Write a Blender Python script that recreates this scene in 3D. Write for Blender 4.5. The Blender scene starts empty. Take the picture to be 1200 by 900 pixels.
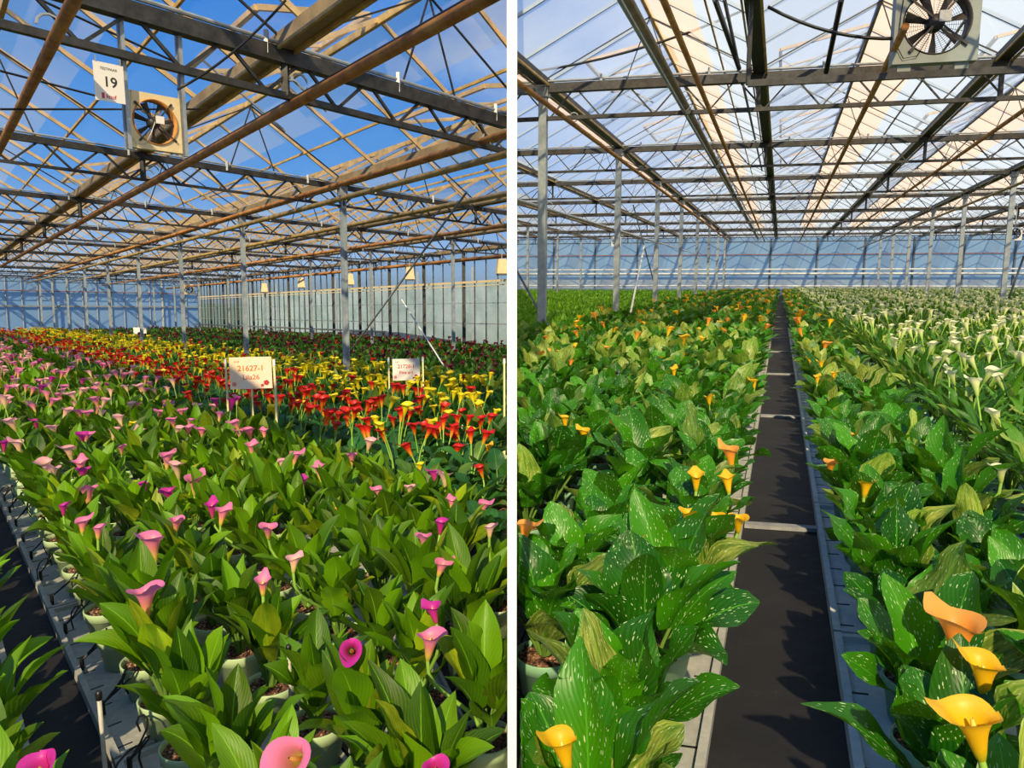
import bpy, math, random
import numpy as np
from mathutils import Matrix, Vector, Euler
from math import sin, cos, pi, atan, radians, hypot
random.seed(7); RNG = np.random.default_rng(7)
sc = bpy.context.scene
COL = sc.collection

# ------------------------------------------------------------------ camera, sky, sun, exposure
F = 850.0; CAMZ = 1.10; PITCH = atan(122 / F)
cam_d = bpy.data.cameras.new('camera'); cam = bpy.data.objects.new('camera', cam_d); COL.objects.link(cam)
cam_d.sensor_width = 36; cam_d.lens = 36 * F / 1200; cam_d.clip_start = .02; cam_d.clip_end = 400
cam.location = (0, 0, CAMZ); cam.rotation_euler = (pi / 2 - PITCH, 0, 0)
sc.camera = cam
sc.view_settings.view_transform = 'Standard'; sc.view_settings.look = 'None'
sc.view_settings.gamma = 1; sc.view_settings.use_curve_mapping = False
sc.view_settings.exposure = 0.0
sc.cycles.transparent_max_bounces = 40
sc.cycles.max_bounces = 6; sc.cycles.diffuse_bounces = 3; sc.cycles.glossy_bounces = 2; sc.cycles.transmission_bounces = 4
sc.cycles.sample_clamp_indirect = 6
SKY_STRENGTH = .92
SUN_STRENGTH = 6.0; SUN_COLOR = (1.0, .80, .48)
SUN_DIR = Vector((-.10, -1.0, .70)).normalized()       # towards the sun

def newmat(name):
    m = bpy.data.materials.new(name); m.use_nodes = True; nt = m.node_tree; nt.nodes.clear()
    out = nt.nodes.new('ShaderNodeOutputMaterial')
    return m, nt, out
def N(nt, typ, **kw):
    n = nt.nodes.new(typ)
    for k, v in kw.items():
        if k.startswith('i_'):
            n.inputs[k[2:].replace('_', ' ')].default_value = v
        else: setattr(n, k, v)
    return n
def ramp(nt, stops, interp='LINEAR'):
    r = nt.nodes.new('ShaderNodeValToRGB'); cr = r.color_ramp; cr.interpolation = interp
    cr.elements[0].position = stops[0][0]; cr.elements[0].color = (*stops[0][1], 1)
    cr.elements[1].position = stops[1][0]; cr.elements[1].color = (*stops[1][1], 1)
    for p, c in stops[2:]:
        e = cr.elements.new(p); e.color = (*c, 1)
    return r
def math_(nt, op, a, b=None, clamp=False):
    n = nt.nodes.new('ShaderNodeMath'); n.operation = op; n.use_clamp = clamp
    for i, v in enumerate((a, b)):
        if v is None: continue
        if isinstance(v, (int, float)): n.inputs[i].default_value = v
        else: nt.links.new(v, n.inputs[i])
    return n.outputs[0]
def mixc(nt, fac, a, b, mode='MIX'):
    n = nt.nodes.new('ShaderNodeMix'); n.data_type = 'RGBA'; n.blend_type = mode
    for sock, v in ((n.inputs[0], fac), (n.inputs[6], a), (n.inputs[7], b)):
        if isinstance(v, (int, float)): sock.default_value = v
        elif isinstance(v, tuple): sock.default_value = (*v, 1)
        else: nt.links.new(v, sock)
    return n.outputs[2]

w = bpy.data.worlds.new('sky'); sc.world = w; w.use_nodes = True; nt = w.node_tree; nt.nodes.clear()
out = N(nt, 'ShaderNodeOutputWorld'); bg = N(nt, 'ShaderNodeBackground')
tc = N(nt, 'ShaderNodeTexCoord'); sx = N(nt, 'ShaderNodeSeparateXYZ'); nt.links.new(tc.outputs['Generated'], sx.inputs[0])
skyr = ramp(nt, [(0, (.30, .34, .33)), (.49, (.34, .40, .42)), (.505, (.42, .62, .90)), (.56, (.12, .38, .86)), (.66, (.035, .26, .80)), (1, (.02, .18, .70))])
el = math_(nt, 'MULTIPLY_ADD', sx.outputs[2], .5); el.node.inputs[2].default_value = .5
nt.links.new(el, skyr.inputs[0])
mp = N(nt, 'ShaderNodeMapping'); mp.inputs['Scale'].default_value = (1, 1, 2.4); nt.links.new(tc.outputs['Generated'], mp.inputs[0])
cl = N(nt, 'ShaderNodeTexNoise', i_Scale=2.2, i_Detail=7.0, i_Roughness=.55); nt.links.new(mp.outputs[0], cl.inputs['Vector'])
az = math_(nt, 'MULTIPLY_ADD', sx.outputs[0], 1.1); az.node.inputs[2].default_value = .07                  # thicker cloud to the east
cm = math_(nt, 'ADD', cl.outputs[0], az)
cr2 = ramp(nt, [(.52, (0, 0, 0)), (.86, (1, 1, 1))]); nt.links.new(cm, cr2.inputs[0])
cc = math_(nt, 'MULTIPLY', cr2.outputs[0], .92)
skc = mixc(nt, cc, skyr.outputs[0], (.86, .93, 1.0))
nt.links.new(skc, bg.inputs[0]); bg.inputs[1].default_value = SKY_STRENGTH
nt.links.new(bg.outputs[0], out.inputs[0])
sd = bpy.data.lights.new('sun', 'SUN'); sun = bpy.data.objects.new('sun', sd); COL.objects.link(sun)
sd.energy = SUN_STRENGTH; sd.color = SUN_COLOR; sd.angle = radians(.8)
sun.rotation_euler = (-SUN_DIR).to_track_quat('-Z', 'Y').to_euler()

# ------------------------------------------------------------------ the two halls' own axes
def cam_ray(px, py):
    x = (px - 600) / F; y = (450 - py) / F
    c, s = cos(PITCH), sin(PITCH)
    return np.array([x, y * s + c, y * c - s])
class Hall:
    def __init__(h, eye, tilt, uyaw, vyaw, side, H, ridge, gut0, bay, truss0, truss_d, swall):
        h.E = eye; h.side = side; h.H = H; h.rh = ridge; h.g0 = gut0; h.bay = bay; h.t0 = truss0; h.td = truss_d; h.swall = swall
        h.R = np.array([[1, 0, 0], [0, cos(tilt), -sin(tilt)], [0, sin(tilt), cos(tilt)]])
        h.u = np.array([sin(uyaw), cos(uyaw), 0]); h.v = np.array([sin(vyaw), cos(vyaw), 0])
        h.M = Matrix.Translation((0, 0, CAMZ)) @ Matrix.Rotation(tilt, 4, 'X') @ Matrix.Translation((0, 0, -eye))
        h.yaw = -uyaw
    def P(h, s, t, z):                     # hall coordinates to the world (numpy, broadcasts)
        s, t, z = np.broadcast_arrays(np.asarray(s, float), np.asarray(t, float), np.asarray(z, float))
        p = s[..., None] * h.u + t[..., None] * h.v + (z - h.E)[..., None] * np.array([0, 0, 1.])
        return p @ h.R.T + np.array([0, 0, CAMZ])
    def st(h, px, py, z):
        d = h.R.T @ cam_ray(px, py); p = d * ((z - h.E) / d[2])
        return np.linalg.solve(np.array([h.u[:2], h.v[:2]]).T, p[:2])
    def on_s(h, px, py, s):                # the ray's (t, z) on the cross plane s
        d = h.R.T @ cam_ray(px, py); A = np.array([h.v, -d]).T[:2]
        t, k = np.linalg.solve(A, -s * h.u[:2]); return t, k * d[2] + h.E
    def on_t(h, px, py, t):
        d = h.R.T @ cam_ray(px, py); A = np.array([h.u, -d]).T[:2]
        s, k = np.linalg.solve(A, -t * h.v[:2]); return s, k * d[2] + h.E
    def inside(h, X): return X * h.side
def yaw_of(px, py, R):
    d = R.T @ cam_ray(px, py); return math.atan2(d[0], d[1])
I3 = np.eye(3); TL = radians(-2.55)
RL = np.array([[1, 0, 0], [0, cos(TL), -sin(TL)], [0, sin(TL), cos(TL)]])
HR = Hall(1.10, 0, yaw_of(915, 328, I3), pi + yaw_of(-3600, 328, I3), 1, 4.10, .85, -.45, 3.22, 11.85, 5.72, 57.6)
HL = Hall(1.45, TL, yaw_of(-97, 366, RL), yaw_of(1340, 366, RL), -1, 3.40, .80, 2.28, 2.94, 5.05, 4.45, 46.0)

# ------------------------------------------------------------------ mesh helpers
def build(name, V, Q, mats, mi=None, uv=None, lc=None, smooth=True, parent=None, tri=None):
    V = np.asarray(V, np.float32); Q = np.asarray(Q, np.int32).reshape(-1, 4)
    me = bpy.data.meshes.new(name); n = len(Q)
    me.vertices.add(len(V)); me.vertices.foreach_set('co', V.ravel())
    me.loops.add(n * 4); me.loops.foreach_set('vertex_index', Q.ravel())
    me.polygons.add(n); me.polygons.foreach_set('loop_start', np.arange(n, dtype=np.int32) * 4)
    try: me.polygons.foreach_set('loop_total', np.full(n, 4, np.int32))
    except Exception: pass
    if mi is not None: me.polygons.foreach_set('material_index', np.asarray(mi, np.int32))
    for m in (mats if isinstance(mats, (list, tuple)) else [mats]): me.materials.append(m)
    me.update(calc_edges=True)
    me.polygons.foreach_set('use_smooth', np.full(n, bool(smooth)))
    if uv is not None:
        l = me.uv_layers.new(name='UVMap'); l.data.foreach_set('uv', np.asarray(uv, np.float32)[Q.ravel()].ravel())
    if lc is not None:
        a = me.color_attributes.new('lc', 'FLOAT_COLOR', 'POINT'); a.data.foreach_set('color', np.asarray(lc, np.float32).ravel())
    return me
def link(name, me, parent=None):
    o = bpy.data.objects.new(name, me); COL.objects.link(o)
    if parent is not None: o.parent = parent
    return o
def tag(o, label=None, cat=None, group=None, kind=None):
    if label: o['label'] = label
    if cat: o['category'] = cat
    if group: o['group'] = group
    if kind: o['kind'] = kind
    return o
class MB:
    def __init__(s): s.V = []; s.Q = []; s.MI = []; s.n = 0
    def add(s, V, Q, mi=0):
        V = np.asarray(V, float); Q = np.asarray(Q, int); s.V.append(V); s.Q.append(Q + s.n); s.MI.append(np.full(len(Q), mi)); s.n += len(V)
    def hexa(s, c, mi=0):                  # 8 corners, bottom loop then top loop
        s.add(c, [(0, 3, 2, 1), (4, 5, 6, 7), (0, 1, 5, 4), (1, 2, 6, 5), (2, 3, 7, 6), (3, 0, 4, 7)], mi)
    def box(s, lo, hi, mi=0):
        x0, y0, z0 = lo; x1, y1, z1 = hi
        s.hexa([(x0, y0, z0), (x1, y0, z0), (x1, y1, z0), (x0, y1, z0), (x0, y0, z1), (x1, y0, z1), (x1, y1, z1), (x0, y1, z1)], mi)
    def bar(s, a, b, w, h=None, mi=0, up=(0, 0, 1)):
        h = h or w; a = np.array(a, float); b = np.array(b, float); d = b - a; L = np.linalg.norm(d)
        if L < 1e-6: return
        d /= L; x = np.cross(d, up)
        if np.linalg.norm(x) < 1e-3: x = np.cross(d, (1, 0, 0))
        x /= np.linalg.norm(x); y = np.cross(x, d)
        c = [a - x * w / 2 - y * h / 2, a + x * w / 2 - y * h / 2, a + x * w / 2 + y * h / 2, a - x * w / 2 + y * h / 2]
        s.hexa(c + [p + d * L for p in c], mi)
    def tube(s, pts, r, k=8, mi=0, cap=True):
        V, Q = tube(pts, r, k, cap); s.add(V, Q, mi)
    def lathe(s, prof, k=24, mi=0, axis=None, wob=None):
        a = np.linspace(0, 2 * pi, k, endpoint=False); V = []
        for r, z in prof: V += [(r * cos(q), r * sin(q), z) for q in a]
        V = np.array(V)
        if axis is not None: V = V @ np.array(axis[0]).T + np.array(axis[1])
        Q = [(j * k + i, j * k + (i + 1) % k, (j + 1) * k + (i + 1) % k, (j + 1) * k + i) for j in range(len(prof) - 1) for i in range(k)]
        s.add(V, Q, mi)
    def mesh(s, name, mats, smooth=False):
        if not s.V: return None
        return build(name, np.concatenate(s.V), np.concatenate(s.Q), mats, np.concatenate(s.MI), smooth=smooth)
    def obj(s, name, mats, parent=None, smooth=False):
        me = s.mesh(name, mats, smooth); return link(name, me, parent) if me else None
def tube(pts, r, k=8, cap=True):
    P = np.array(pts, float); n = len(P); r = np.broadcast_to(np.asarray(r, float), (n,))
    T = np.gradient(P, axis=0); T /= np.linalg.norm(T, axis=1)[:, None] + 1e-12
    ref = np.array([1., 0, 0]) if abs(T[0][2]) > .8 else np.array([0, 0, 1.])
    X = np.cross(T, ref); X /= np.linalg.norm(X, axis=1)[:, None] + 1e-12; Y = np.cross(T, X)
    a = np.linspace(0, 2 * pi, k, endpoint=False)
    V = P[:, None] + r[:, None, None] * (np.cos(a)[None, :, None] * X[:, None] + np.sin(a)[None, :, None] * Y[:, None])
    V = V.reshape(-1, 3); Q = [(j * k + i, j * k + (i + 1) % k, (j + 1) * k + (i + 1) % k, (j + 1) * k + i) for j in range(n - 1) for i in range(k)]
    if cap:
        for e in (0, n - 1):
            b = len(V); V = np.vstack([V, P[e][None] + (V[e * k:e * k + k] - P[e]) * .01])
            Q += [(e * k + i, e * k + (i + 1) % k, b + (i + 1) % k, b + i) for i in range(k)]
    return V, np.array(Q)
def clip_seg(a, b, side, m=.012):
    a = np.array(a, float); b = np.array(b, float); da = a[0] * side - m; db = b[0] * side - m
    if da <= 0 and db <= 0: return None
    if da < 0: a = a + (b - a) * (-da / (db - da))
    elif db < 0: b = b + (a - b) * (-db / (da - db))
    return a, b
def hbar(mb, h, a, b, w, hh=None, mi=0, rnd=False):
    c = clip_seg(h.P(*a), h.P(*b), h.side, .012 + w * .6)
    if c is None or np.linalg.norm(c[1] - c[0]) < .03: return False
    if rnd: mb.tube([c[0], c[0] * .5 + c[1] * .5, c[1]], w / 2, 8, mi)
    else: mb.bar(c[0], c[1], w, hh, mi)
    return True
def clip_poly(P, side, m=.012):
    out = []; n = len(P)
    for i in range(n):
        a, b = P[i], P[(i + 1) % n]; da = a[0] * side - m; db = b[0] * side - m
        if da >= 0: out.append(a)
        if da * db < 0: out.append(a + (b - a) * (da / (da - db)))
    return out
def polys_obj(name, polys, mat, parent=None, thick=0):
    V = []; Fc = []
    for P in polys:
        if len(P) < 3: continue
        Fc.append(list(range(len(V), len(V) + len(P)))); V += [tuple(p) for p in P]
    me = bpy.data.meshes.new(name); me.from_pydata(V, [], Fc); me.materials.append(mat); me.update()
    return link(name, me, parent) if Fc else None

# ------------------------------------------------------------------ materials
def pbr(name, color, rough=.6, metal=0, spec=.5, noise=None, bump=0, scale=30, coat=0):
    m, nt, out = newmat(name); b = N(nt, 'ShaderNodeBsdfPrincipled', i_Roughness=rough, i_Metallic=metal)
    b.inputs['Specular IOR Level'].default_value = spec
    if coat: b.inputs['Coat Weight'].default_value = coat
    b.inputs['Base Color'].default_value = (*color, 1)
    if noise:
        tc = N(nt, 'ShaderNodeTexCoord'); n = N(nt, 'ShaderNodeTexNoise', i_Scale=scale, i_Detail=6.0, i_Roughness=.65); nt.links.new(tc.outputs['Object'], n.inputs['Vector'])
        r = ramp(nt, [(.35, color), (.65, noise)]); nt.links.new(n.outputs[0], r.inputs[0]); nt.links.new(r.outputs[0], b.inputs['Base Color'])
        if bump:
            bp = N(nt, 'ShaderNodeBump', i_Strength=bump, i_Distance=.01); nt.links.new(n.outputs[0], bp.inputs['Height']); nt.links.new(bp.outputs[0], b.inputs['Normal'])
    nt.links.new(b.outputs[0], out.inputs[0]); return m
M = {}
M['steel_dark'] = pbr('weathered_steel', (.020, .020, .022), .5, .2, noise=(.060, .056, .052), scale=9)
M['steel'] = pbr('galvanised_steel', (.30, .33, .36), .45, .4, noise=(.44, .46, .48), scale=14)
M['column'] = pbr('galvanised_column', (.26, .31, .36), .5, .2, noise=(.40, .44, .46), scale=10)
M['rust'] = pbr('rusty_pipe', (.42, .13, .025), .75, noise=(.75, .36, .08), scale=5, bump=.3)
M['gold'] = pbr('golden_aluminium', (.70, .47, .14), .5, noise=(.36, .23, .07), scale=6)  # golden yellow, mottled with brown by noise
M['tan'] = pbr('tan_glazing_bar', (.66, .45, .20), .5, noise=(.40, .27, .13), scale=5)
M['bluebar'] = pbr('blue_grey_glazing_bar', (.20, .29, .44), .45, noise=(.26, .34, .48), scale=5)
M['bronze'] = pbr('weathered_gutter', (.20, .14, .075), .6, noise=(.36, .27, .14), scale=4)
M['black'] = pbr('black_plastic', (.008, .008, .009), .4)
M['darkfan'] = pbr('dark_fan_metal', (.03, .026, .026), .5)
M['cream'] = pbr('cream_painted_steel', (.85, .68, .40), .5, noise=(.74, .56, .30), scale=12)
M['greypaint'] = pbr('pale_grey_painted_steel', (.30, .34, .31), .6, noise=(.34, .38, .35), scale=9)
M['white'] = pbr('white_paint', (.86, .86, .86), .7)
M['partition'] = pbr('white_partition_paint', (.92, .92, .92), .8)
M['whitepipe'] = pbr('white_pipe', (.75, .78, .80), .35)
M['lath'] = pbr('pale_yellow_lath', (.80, .72, .38), .6)
M['stake'] = pbr('grey_plastic_stake', (.38, .37, .33), .5, noise=(.50, .47, .40), scale=20)
M['paper'] = pbr('sign_card', (.86, .80, .74), .7)
M['paperwarm'] = pbr('warm_sign_card', (.95, .66, .38), .7, noise=(.92, .74, .62), scale=6)
M['ink'] = pbr('black_ink', (.03, .03, .03), .7)
M['redink'] = pbr('red_ink', (.60, .04, .05), .7)
M['orangeink'] = pbr('orange_ink', (.62, .16, .04), .7)
M['pinkink'] = pbr('pink_flower_print', (.85, .30, .25), .7)
M['rail'] = pbr('rust_red_rail', (.30, .13, .12), .6)
M['greenwall'] = pbr('pale_green_grey_panel', (.34, .44, .36), .8, noise=(.62, .70, .66), scale=.6)
M['post'] = pbr('dark_wall_post', (.10, .13, .17), .6)
M['pot'] = pbr('pale_green_pot', (.20, .40, .24), .45, noise=(.24, .45, .28), scale=8)
M['potlight'] = pbr('light_green_pot', (.38, .52, .28), .5, noise=(.42, .56, .32), scale=8)
M['tray'] = pbr('grey_foam_tray', (.50, .53, .50), .8, noise=(.62, .64, .60), scale=30, bump=.2)
M['traylight'] = pbr('pale_foam_tray', (.30, .31, .29), .85, noise=(.40, .40, .37), scale=30, bump=.2)
M['crossbar'] = pbr('grey_cross_slat', (.20, .21, .22), .7, noise=(.30, .31, .32), scale=20)

m, nt, out = newmat('black_ground_cloth'); b = N(nt, 'ShaderNodeBsdfPrincipled', i_Roughness=.75)
tc = N(nt, 'ShaderNodeTexCoord'); n = N(nt, 'ShaderNodeTexNoise', i_Scale=3.0, i_Detail=8.0); v = N(nt, 'ShaderNodeTexVoronoi', i_Scale=70.0); n2 = N(nt, 'ShaderNodeTexNoise', i_Scale=6.0)
for q in (n, v, n2): nt.links.new(tc.outputs['Object'], q.inputs['Vector'])
r = ramp(nt, [(.3, (.004, .004, .006)), (.75, (.013, .012, .015))]); nt.links.new(n.outputs[0], r.inputs[0])
sp = math_(nt, 'LESS_THAN', v.outputs['Distance'], .10); rr = math_(nt, 'GREATER_THAN', n2.outputs[0], .56); sp = math_(nt, 'MULTIPLY', sp, rr)
c = mixc(nt, sp, r.outputs[0], (.07, .055, .035)); nt.links.new(c, b.inputs['Base Color'])
wv = N(nt, 'ShaderNodeTexNoise', i_Scale=9.0, i_Detail=3.0); nt.links.new(tc.outputs['Object'], wv.inputs['Vector'])
bp = N(nt, 'ShaderNodeBump', i_Strength=.5, i_Distance=.02); nt.links.new(wv.outputs[0], bp.inputs['Height']); nt.links.new(bp.outputs[0], b.inputs['Normal'])
nt.links.new(b.outputs[0], out.inputs[0]); M['cloth'] = m
M['grass'] = pbr('outside_ground', (.10, .16, .06), .9, noise=(.20, .24, .10), scale=1)

m, nt, out = newmat('potting_soil'); b = N(nt, 'ShaderNodeBsdfPrincipled', i_Roughness=.9)
tc = N(nt, 'ShaderNodeTexCoord'); v = N(nt, 'ShaderNodeTexVoronoi', i_Scale=120.0); nt.links.new(tc.outputs['Object'], v.inputs['Vector'])
sv = N(nt, 'ShaderNodeSeparateColor'); nt.links.new(v.outputs['Color'], sv.inputs[0])
r = ramp(nt, [(0, (.03, .013, .008)), (.55, (.12, .05, .028)), (.85, (.26, .13, .07)), (1, (.45, .28, .17))]); nt.links.new(sv.outputs[0], r.inputs[0]); nt.links.new(r.outputs[0], b.inputs['Base Color'])
bp = N(nt, 'ShaderNodeBump', i_Strength=1.0, i_Distance=.012); nt.links.new(sv.outputs[1], bp.inputs['Height']); nt.links.new(bp.outputs[0], b.inputs['Normal'])
nt.links.new(b.outputs[0], out.inputs[0]); M['soil'] = m

def glass(name, tint, white, wcol=(.9, .95, 1), gloss=.06):
    m, nt, out = newmat(name)
    t = N(nt, 'ShaderNodeBsdfTransparent'); t.inputs[0].default_value = (*tint, 1)
    d = N(nt, 'ShaderNodeBsdfTranslucent'); d.inputs[0].default_value = (*wcol, 1)
    g = N(nt, 'ShaderNodeBsdfGlossy', i_Roughness=.08)
    tc = N(nt, 'ShaderNodeTexCoord'); n = N(nt, 'ShaderNodeTexNoise', i_Scale=.6, i_Detail=5.0); nt.links.new(tc.outputs['Object'], n.inputs['Vector'])
    f = math_(nt, 'MULTIPLY_ADD', n.outputs[0], white * .9); f.node.inputs[2].default_value = white * .55
    a = N(nt, 'ShaderNodeMixShader'); nt.links.new(f, a.inputs[0]); nt.links.new(t.outputs[0], a.inputs[1]); nt.links.new(d.outputs[0], a.inputs[2])
    a2 = N(nt, 'ShaderNodeMixShader'); a2.inputs[0].default_value = gloss
    nt.links.new(a.outputs[0], a2.inputs[1]); nt.links.new(g.outputs[0], a2.inputs[2]); nt.links.new(a2.outputs[0], out.inputs[0]); return m
M['glass_clear'] = glass('clear_roof_glass', (.95, .98, 1), .05)
M['glass_milky'] = glass('hazy_roof_glass', (.95, .98, 1), .34, (.80, .90, 1.0))
M['glass_cream'] = glass('cloud_reflection_roof_glass', (1, .93, .82), .52, (1.0, .74, .52), .02)  # cream cloud reflection put into the glass colour itself
M['glass_creamL'] = glass('cream_tinted_roof_glass', (1, .97, .90), .24, (1.0, .86, .66), .02)  # weaker cream tint for the left hall's strips
M['glass_wall'] = glass('hazy_wall_glass', (.85, .93, .95), .30, (.75, .86, .86))
def film(name, top, bot, trans=.5):
    m, nt, out = newmat(name)
    d = N(nt, 'ShaderNodeBsdfDiffuse'); t = N(nt, 'ShaderNodeBsdfTranslucent'); mx = N(nt, 'ShaderNodeMixShader'); mx.inputs[0].default_value = trans
    tc = N(nt, 'ShaderNodeTexCoord'); n = N(nt, 'ShaderNodeTexNoise', i_Scale=.5, i_Detail=4.0); nt.links.new(tc.outputs['Object'], n.inputs['Vector'])
    r = ramp(nt, [(.3, bot), (.7, top)]); nt.links.new(n.outputs[0], r.inputs[0])
    nt.links.new(r.outputs[0], d.inputs[0]); nt.links.new(r.outputs[0], t.inputs[0])
    nt.links.new(d.outputs[0], mx.inputs[1]); nt.links.new(t.outputs[0], mx.inputs[2]); nt.links.new(mx.outputs[0], out.inputs[0]); return m
M['film'] = film('pale_blue_wall_film', (.30, .50, .76), (.38, .57, .80))
M['filmlow'] = film('grey_white_lower_film', (.42, .55, .70), (.50, .60, .72))

def leafmat(name, dark, lite, yellow, spots=0, rough=.42, trans=.28, streak=0):
    m, nt, out = newmat(name)
    at = N(nt, 'ShaderNodeAttribute', attribute_name='lc'); sc_ = N(nt, 'ShaderNodeSeparateColor'); nt.links.new(at.outputs['Color'], sc_.inputs[0])
    uv = N(nt, 'ShaderNodeTexCoord'); su = N(nt, 'ShaderNodeSeparateXYZ'); nt.links.new(uv.outputs['UV'], su.inputs[0])
    x = math_(nt, 'ABSOLUTE', math_(nt, 'SUBTRACT', su.outputs[0], .5))
    # lateral veins sweep forward from the midrib
    ph = math_(nt, 'SUBTRACT', math_(nt, 'MULTIPLY', su.outputs[1], 60.), math_(nt, 'MULTIPLY', x, 70.))
    vein = math_(nt, 'MULTIPLY_ADD', math_(nt, 'SINE', ph), .5); vein.node.inputs[2].default_value = .5
    no = N(nt, 'ShaderNodeTexNoise', i_Scale=4.0, i_Detail=3.0); nt.links.new(uv.outputs['UV'], no.inputs['Vector'])
    base = mixc(nt, sc_.outputs[0], dark, lite)
    base = mixc(nt, math_(nt, 'MULTIPLY', vein, .11), base, tuple(min(1, c * 1.5) for c in lite))
    yl = math_(nt, 'MULTIPLY', sc_.outputs[1], math_(nt, 'MULTIPLY_ADD', no.outputs[0], 1.6)); yl.node.inputs[1].default_value = 1
    yl = math_(nt, 'MULTIPLY', sc_.outputs[1], math_(nt, 'MULTIPLY', no.outputs[0], 1.7), True)
    if streak:
        st = N(nt, 'ShaderNodeMapping'); st.inputs['Scale'].default_value = (9, 1.2, 1); nt.links.new(uv.outputs['UV'], st.inputs[0])
        sn = N(nt, 'ShaderNodeTexNoise', i_Scale=2.0, i_Detail=3.0); nt.links.new(st.outputs[0], sn.inputs['Vector'])
        sr = ramp(nt, [(.45, (.3, .3, .3)), (.6, (1, 1, 1))]); nt.links.new(sn.outputs[0], sr.inputs[0]); yl = math_(nt, 'MULTIPLY', yl, sr.outputs[0])
    base = mixc(nt, yl, base, yellow)
    mid = math_(nt, 'LESS_THAN', x, .018); base = mixc(nt, math_(nt, 'MULTIPLY', mid, .55), base, tuple(min(1, c * 1.8 + .02) for c in lite))
    if spots:
        mp = N(nt, 'ShaderNodeMapping'); mp.inputs['Scale'].default_value = (22, 15, 1); mp.inputs['Rotation'].default_value = (0, 0, .0)
        cb = N(nt, 'ShaderNodeCombineXYZ'); nt.links.new(su.outputs[0], cb.inputs[0]); nt.links.new(math_(nt, 'SUBTRACT', su.outputs[1], math_(nt, 'MULTIPLY', x, .9)), cb.inputs[1]); nt.links.new(math_(nt, 'MULTIPLY', sc_.outputs[0], 40.), cb.inputs[2])
        nt.links.new(cb.outputs[0], mp.inputs[0])
        vo = N(nt, 'ShaderNodeTexVoronoi', i_Scale=1.0, i_Randomness=1.0); nt.links.new(mp.outputs[0], vo.inputs['Vector'])
        sv = N(nt, 'ShaderNodeSeparateColor'); nt.links.new(vo.outputs['Color'], sv.inputs[0])
        thr = math_(nt, 'MULTIPLY', sv.outputs[0], .30 * spots)
        s = math_(nt, 'LESS_THAN', vo.outputs['Distance'], thr)
        s = math_(nt, 'MULTIPLY', s, math_(nt, 'GREATER_THAN', math_(nt, 'ABSOLUTE', su.outputs[1]), .04))
        base = mixc(nt, math_(nt, 'MULTIPLY', s, .85), base, (.62, .80, .42))
    pet = sc_.outputs[2]; base = mixc(nt, pet, base, (.16, .30, .05))
    b = N(nt, 'ShaderNodeBsdfPrincipled', i_Roughness=rough); b.inputs['Specular IOR Level'].default_value = .32; nt.links.new(base, b.inputs['Base Color'])
    bp = N(nt, 'ShaderNodeBump', i_Strength=.14, i_Distance=.003); nt.links.new(vein, bp.inputs['Height']); nt.links.new(bp.outputs[0], b.inputs['Normal'])
    t = N(nt, 'ShaderNodeBsdfTranslucent'); tcx = mixc(nt, .35, base, (.42, .80, .01)); nt.links.new(tcx, t.inputs[0])
    mx = N(nt, 'ShaderNodeMixShader'); mx.inputs[0].default_value = trans
    nt.links.new(b.outputs[0], mx.inputs[1]); nt.links.new(t.outputs[0], mx.inputs[2]); nt.links.new(mx.outputs[0], out.inputs[0]); return m
M['leaf'] = leafmat('calla_leaf', (.003, .040, .001), (.13, .32, .003), (.50, .58, .02), rough=.45)
M['leafblue'] = leafmat('bluish_calla_leaf', (.008, .065, .020), (.035, .18, .03), (.40, .48, .06), spots=.5, rough=.45)
M['leafdark'] = leafmat('dark_calla_leaf', (.010, .060, .010), (.06, .19, .02), (.30, .38, .05))
M['leafspot'] = leafmat('spotted_calla_leaf', (.004, .060, .004), (.050, .25, .003), (.58, .62, .12), spots=1.0, streak=1, rough=.38)
M['leafwhite'] = leafmat('white_calla_leaf', (.008, .07, .008), (.08, .25, .014), (.62, .70, .16), spots=.6, streak=1, rough=.4)
M['leafyoung'] = leafmat('young_calla_leaf', (.07, .26, .01), (.28, .55, .03), (.70, .75, .20))
def petal(name, stops, trans=.35):
    m, nt, out = newmat(name); uv = N(nt, 'ShaderNodeTexCoord'); su = N(nt, 'ShaderNodeSeparateXYZ'); nt.links.new(uv.outputs['UV'], su.inputs[0])
    no = N(nt, 'ShaderNodeTexNoise', i_Scale=5.0, i_Detail=2.0); nt.links.new(uv.outputs['UV'], no.inputs['Vector'])
    f = math_(nt, 'ADD', su.outputs[1], math_(nt, 'MULTIPLY', math_(nt, 'SUBTRACT', no.outputs[0], .5), .18))
    r = ramp(nt, stops); nt.links.new(f, r.inputs[0])
    b = N(nt, 'ShaderNodeBsdfPrincipled', i_Roughness=.45); nt.links.new(r.outputs[0], b.inputs['Base Color'])
    t = N(nt, 'ShaderNodeBsdfTranslucent'); nt.links.new(r.outputs[0], t.inputs[0]); mx = N(nt, 'ShaderNodeMixShader'); mx.inputs[0].default_value = trans
    nt.links.new(b.outputs[0], mx.inputs[1]); nt.links.new(t.outputs[0], mx.inputs[2]); nt.links.new(mx.outputs[0], out.inputs[0]); return m
M['f_pink'] = petal('pink_spathe', [(0, (.45, .55, .06)), (.22, (.85, .55, .12)), (.5, (.85, .30, .28)), (.75, (.90, .26, .42)), (1, (.84, .20, .46))])
M['f_magenta'] = petal('magenta_spathe', [(0, (.40, .10, .10)), (.3, (.60, .04, .22)), (1, (.62, .03, .38))])
M['f_pale'] = petal('pale_pink_spathe', [(0, (.50, .60, .12)), (.35, (.88, .62, .30)), (.7, (.94, .55, .44)), (1, (.92, .40, .50))])
M['f_red'] = petal('red_spathe', [(0, (.80, .55, .02)), (.3, (.85, .28, .01)), (.6, (.75, .03, .01)), (1, (.62, .012, .015))])
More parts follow.
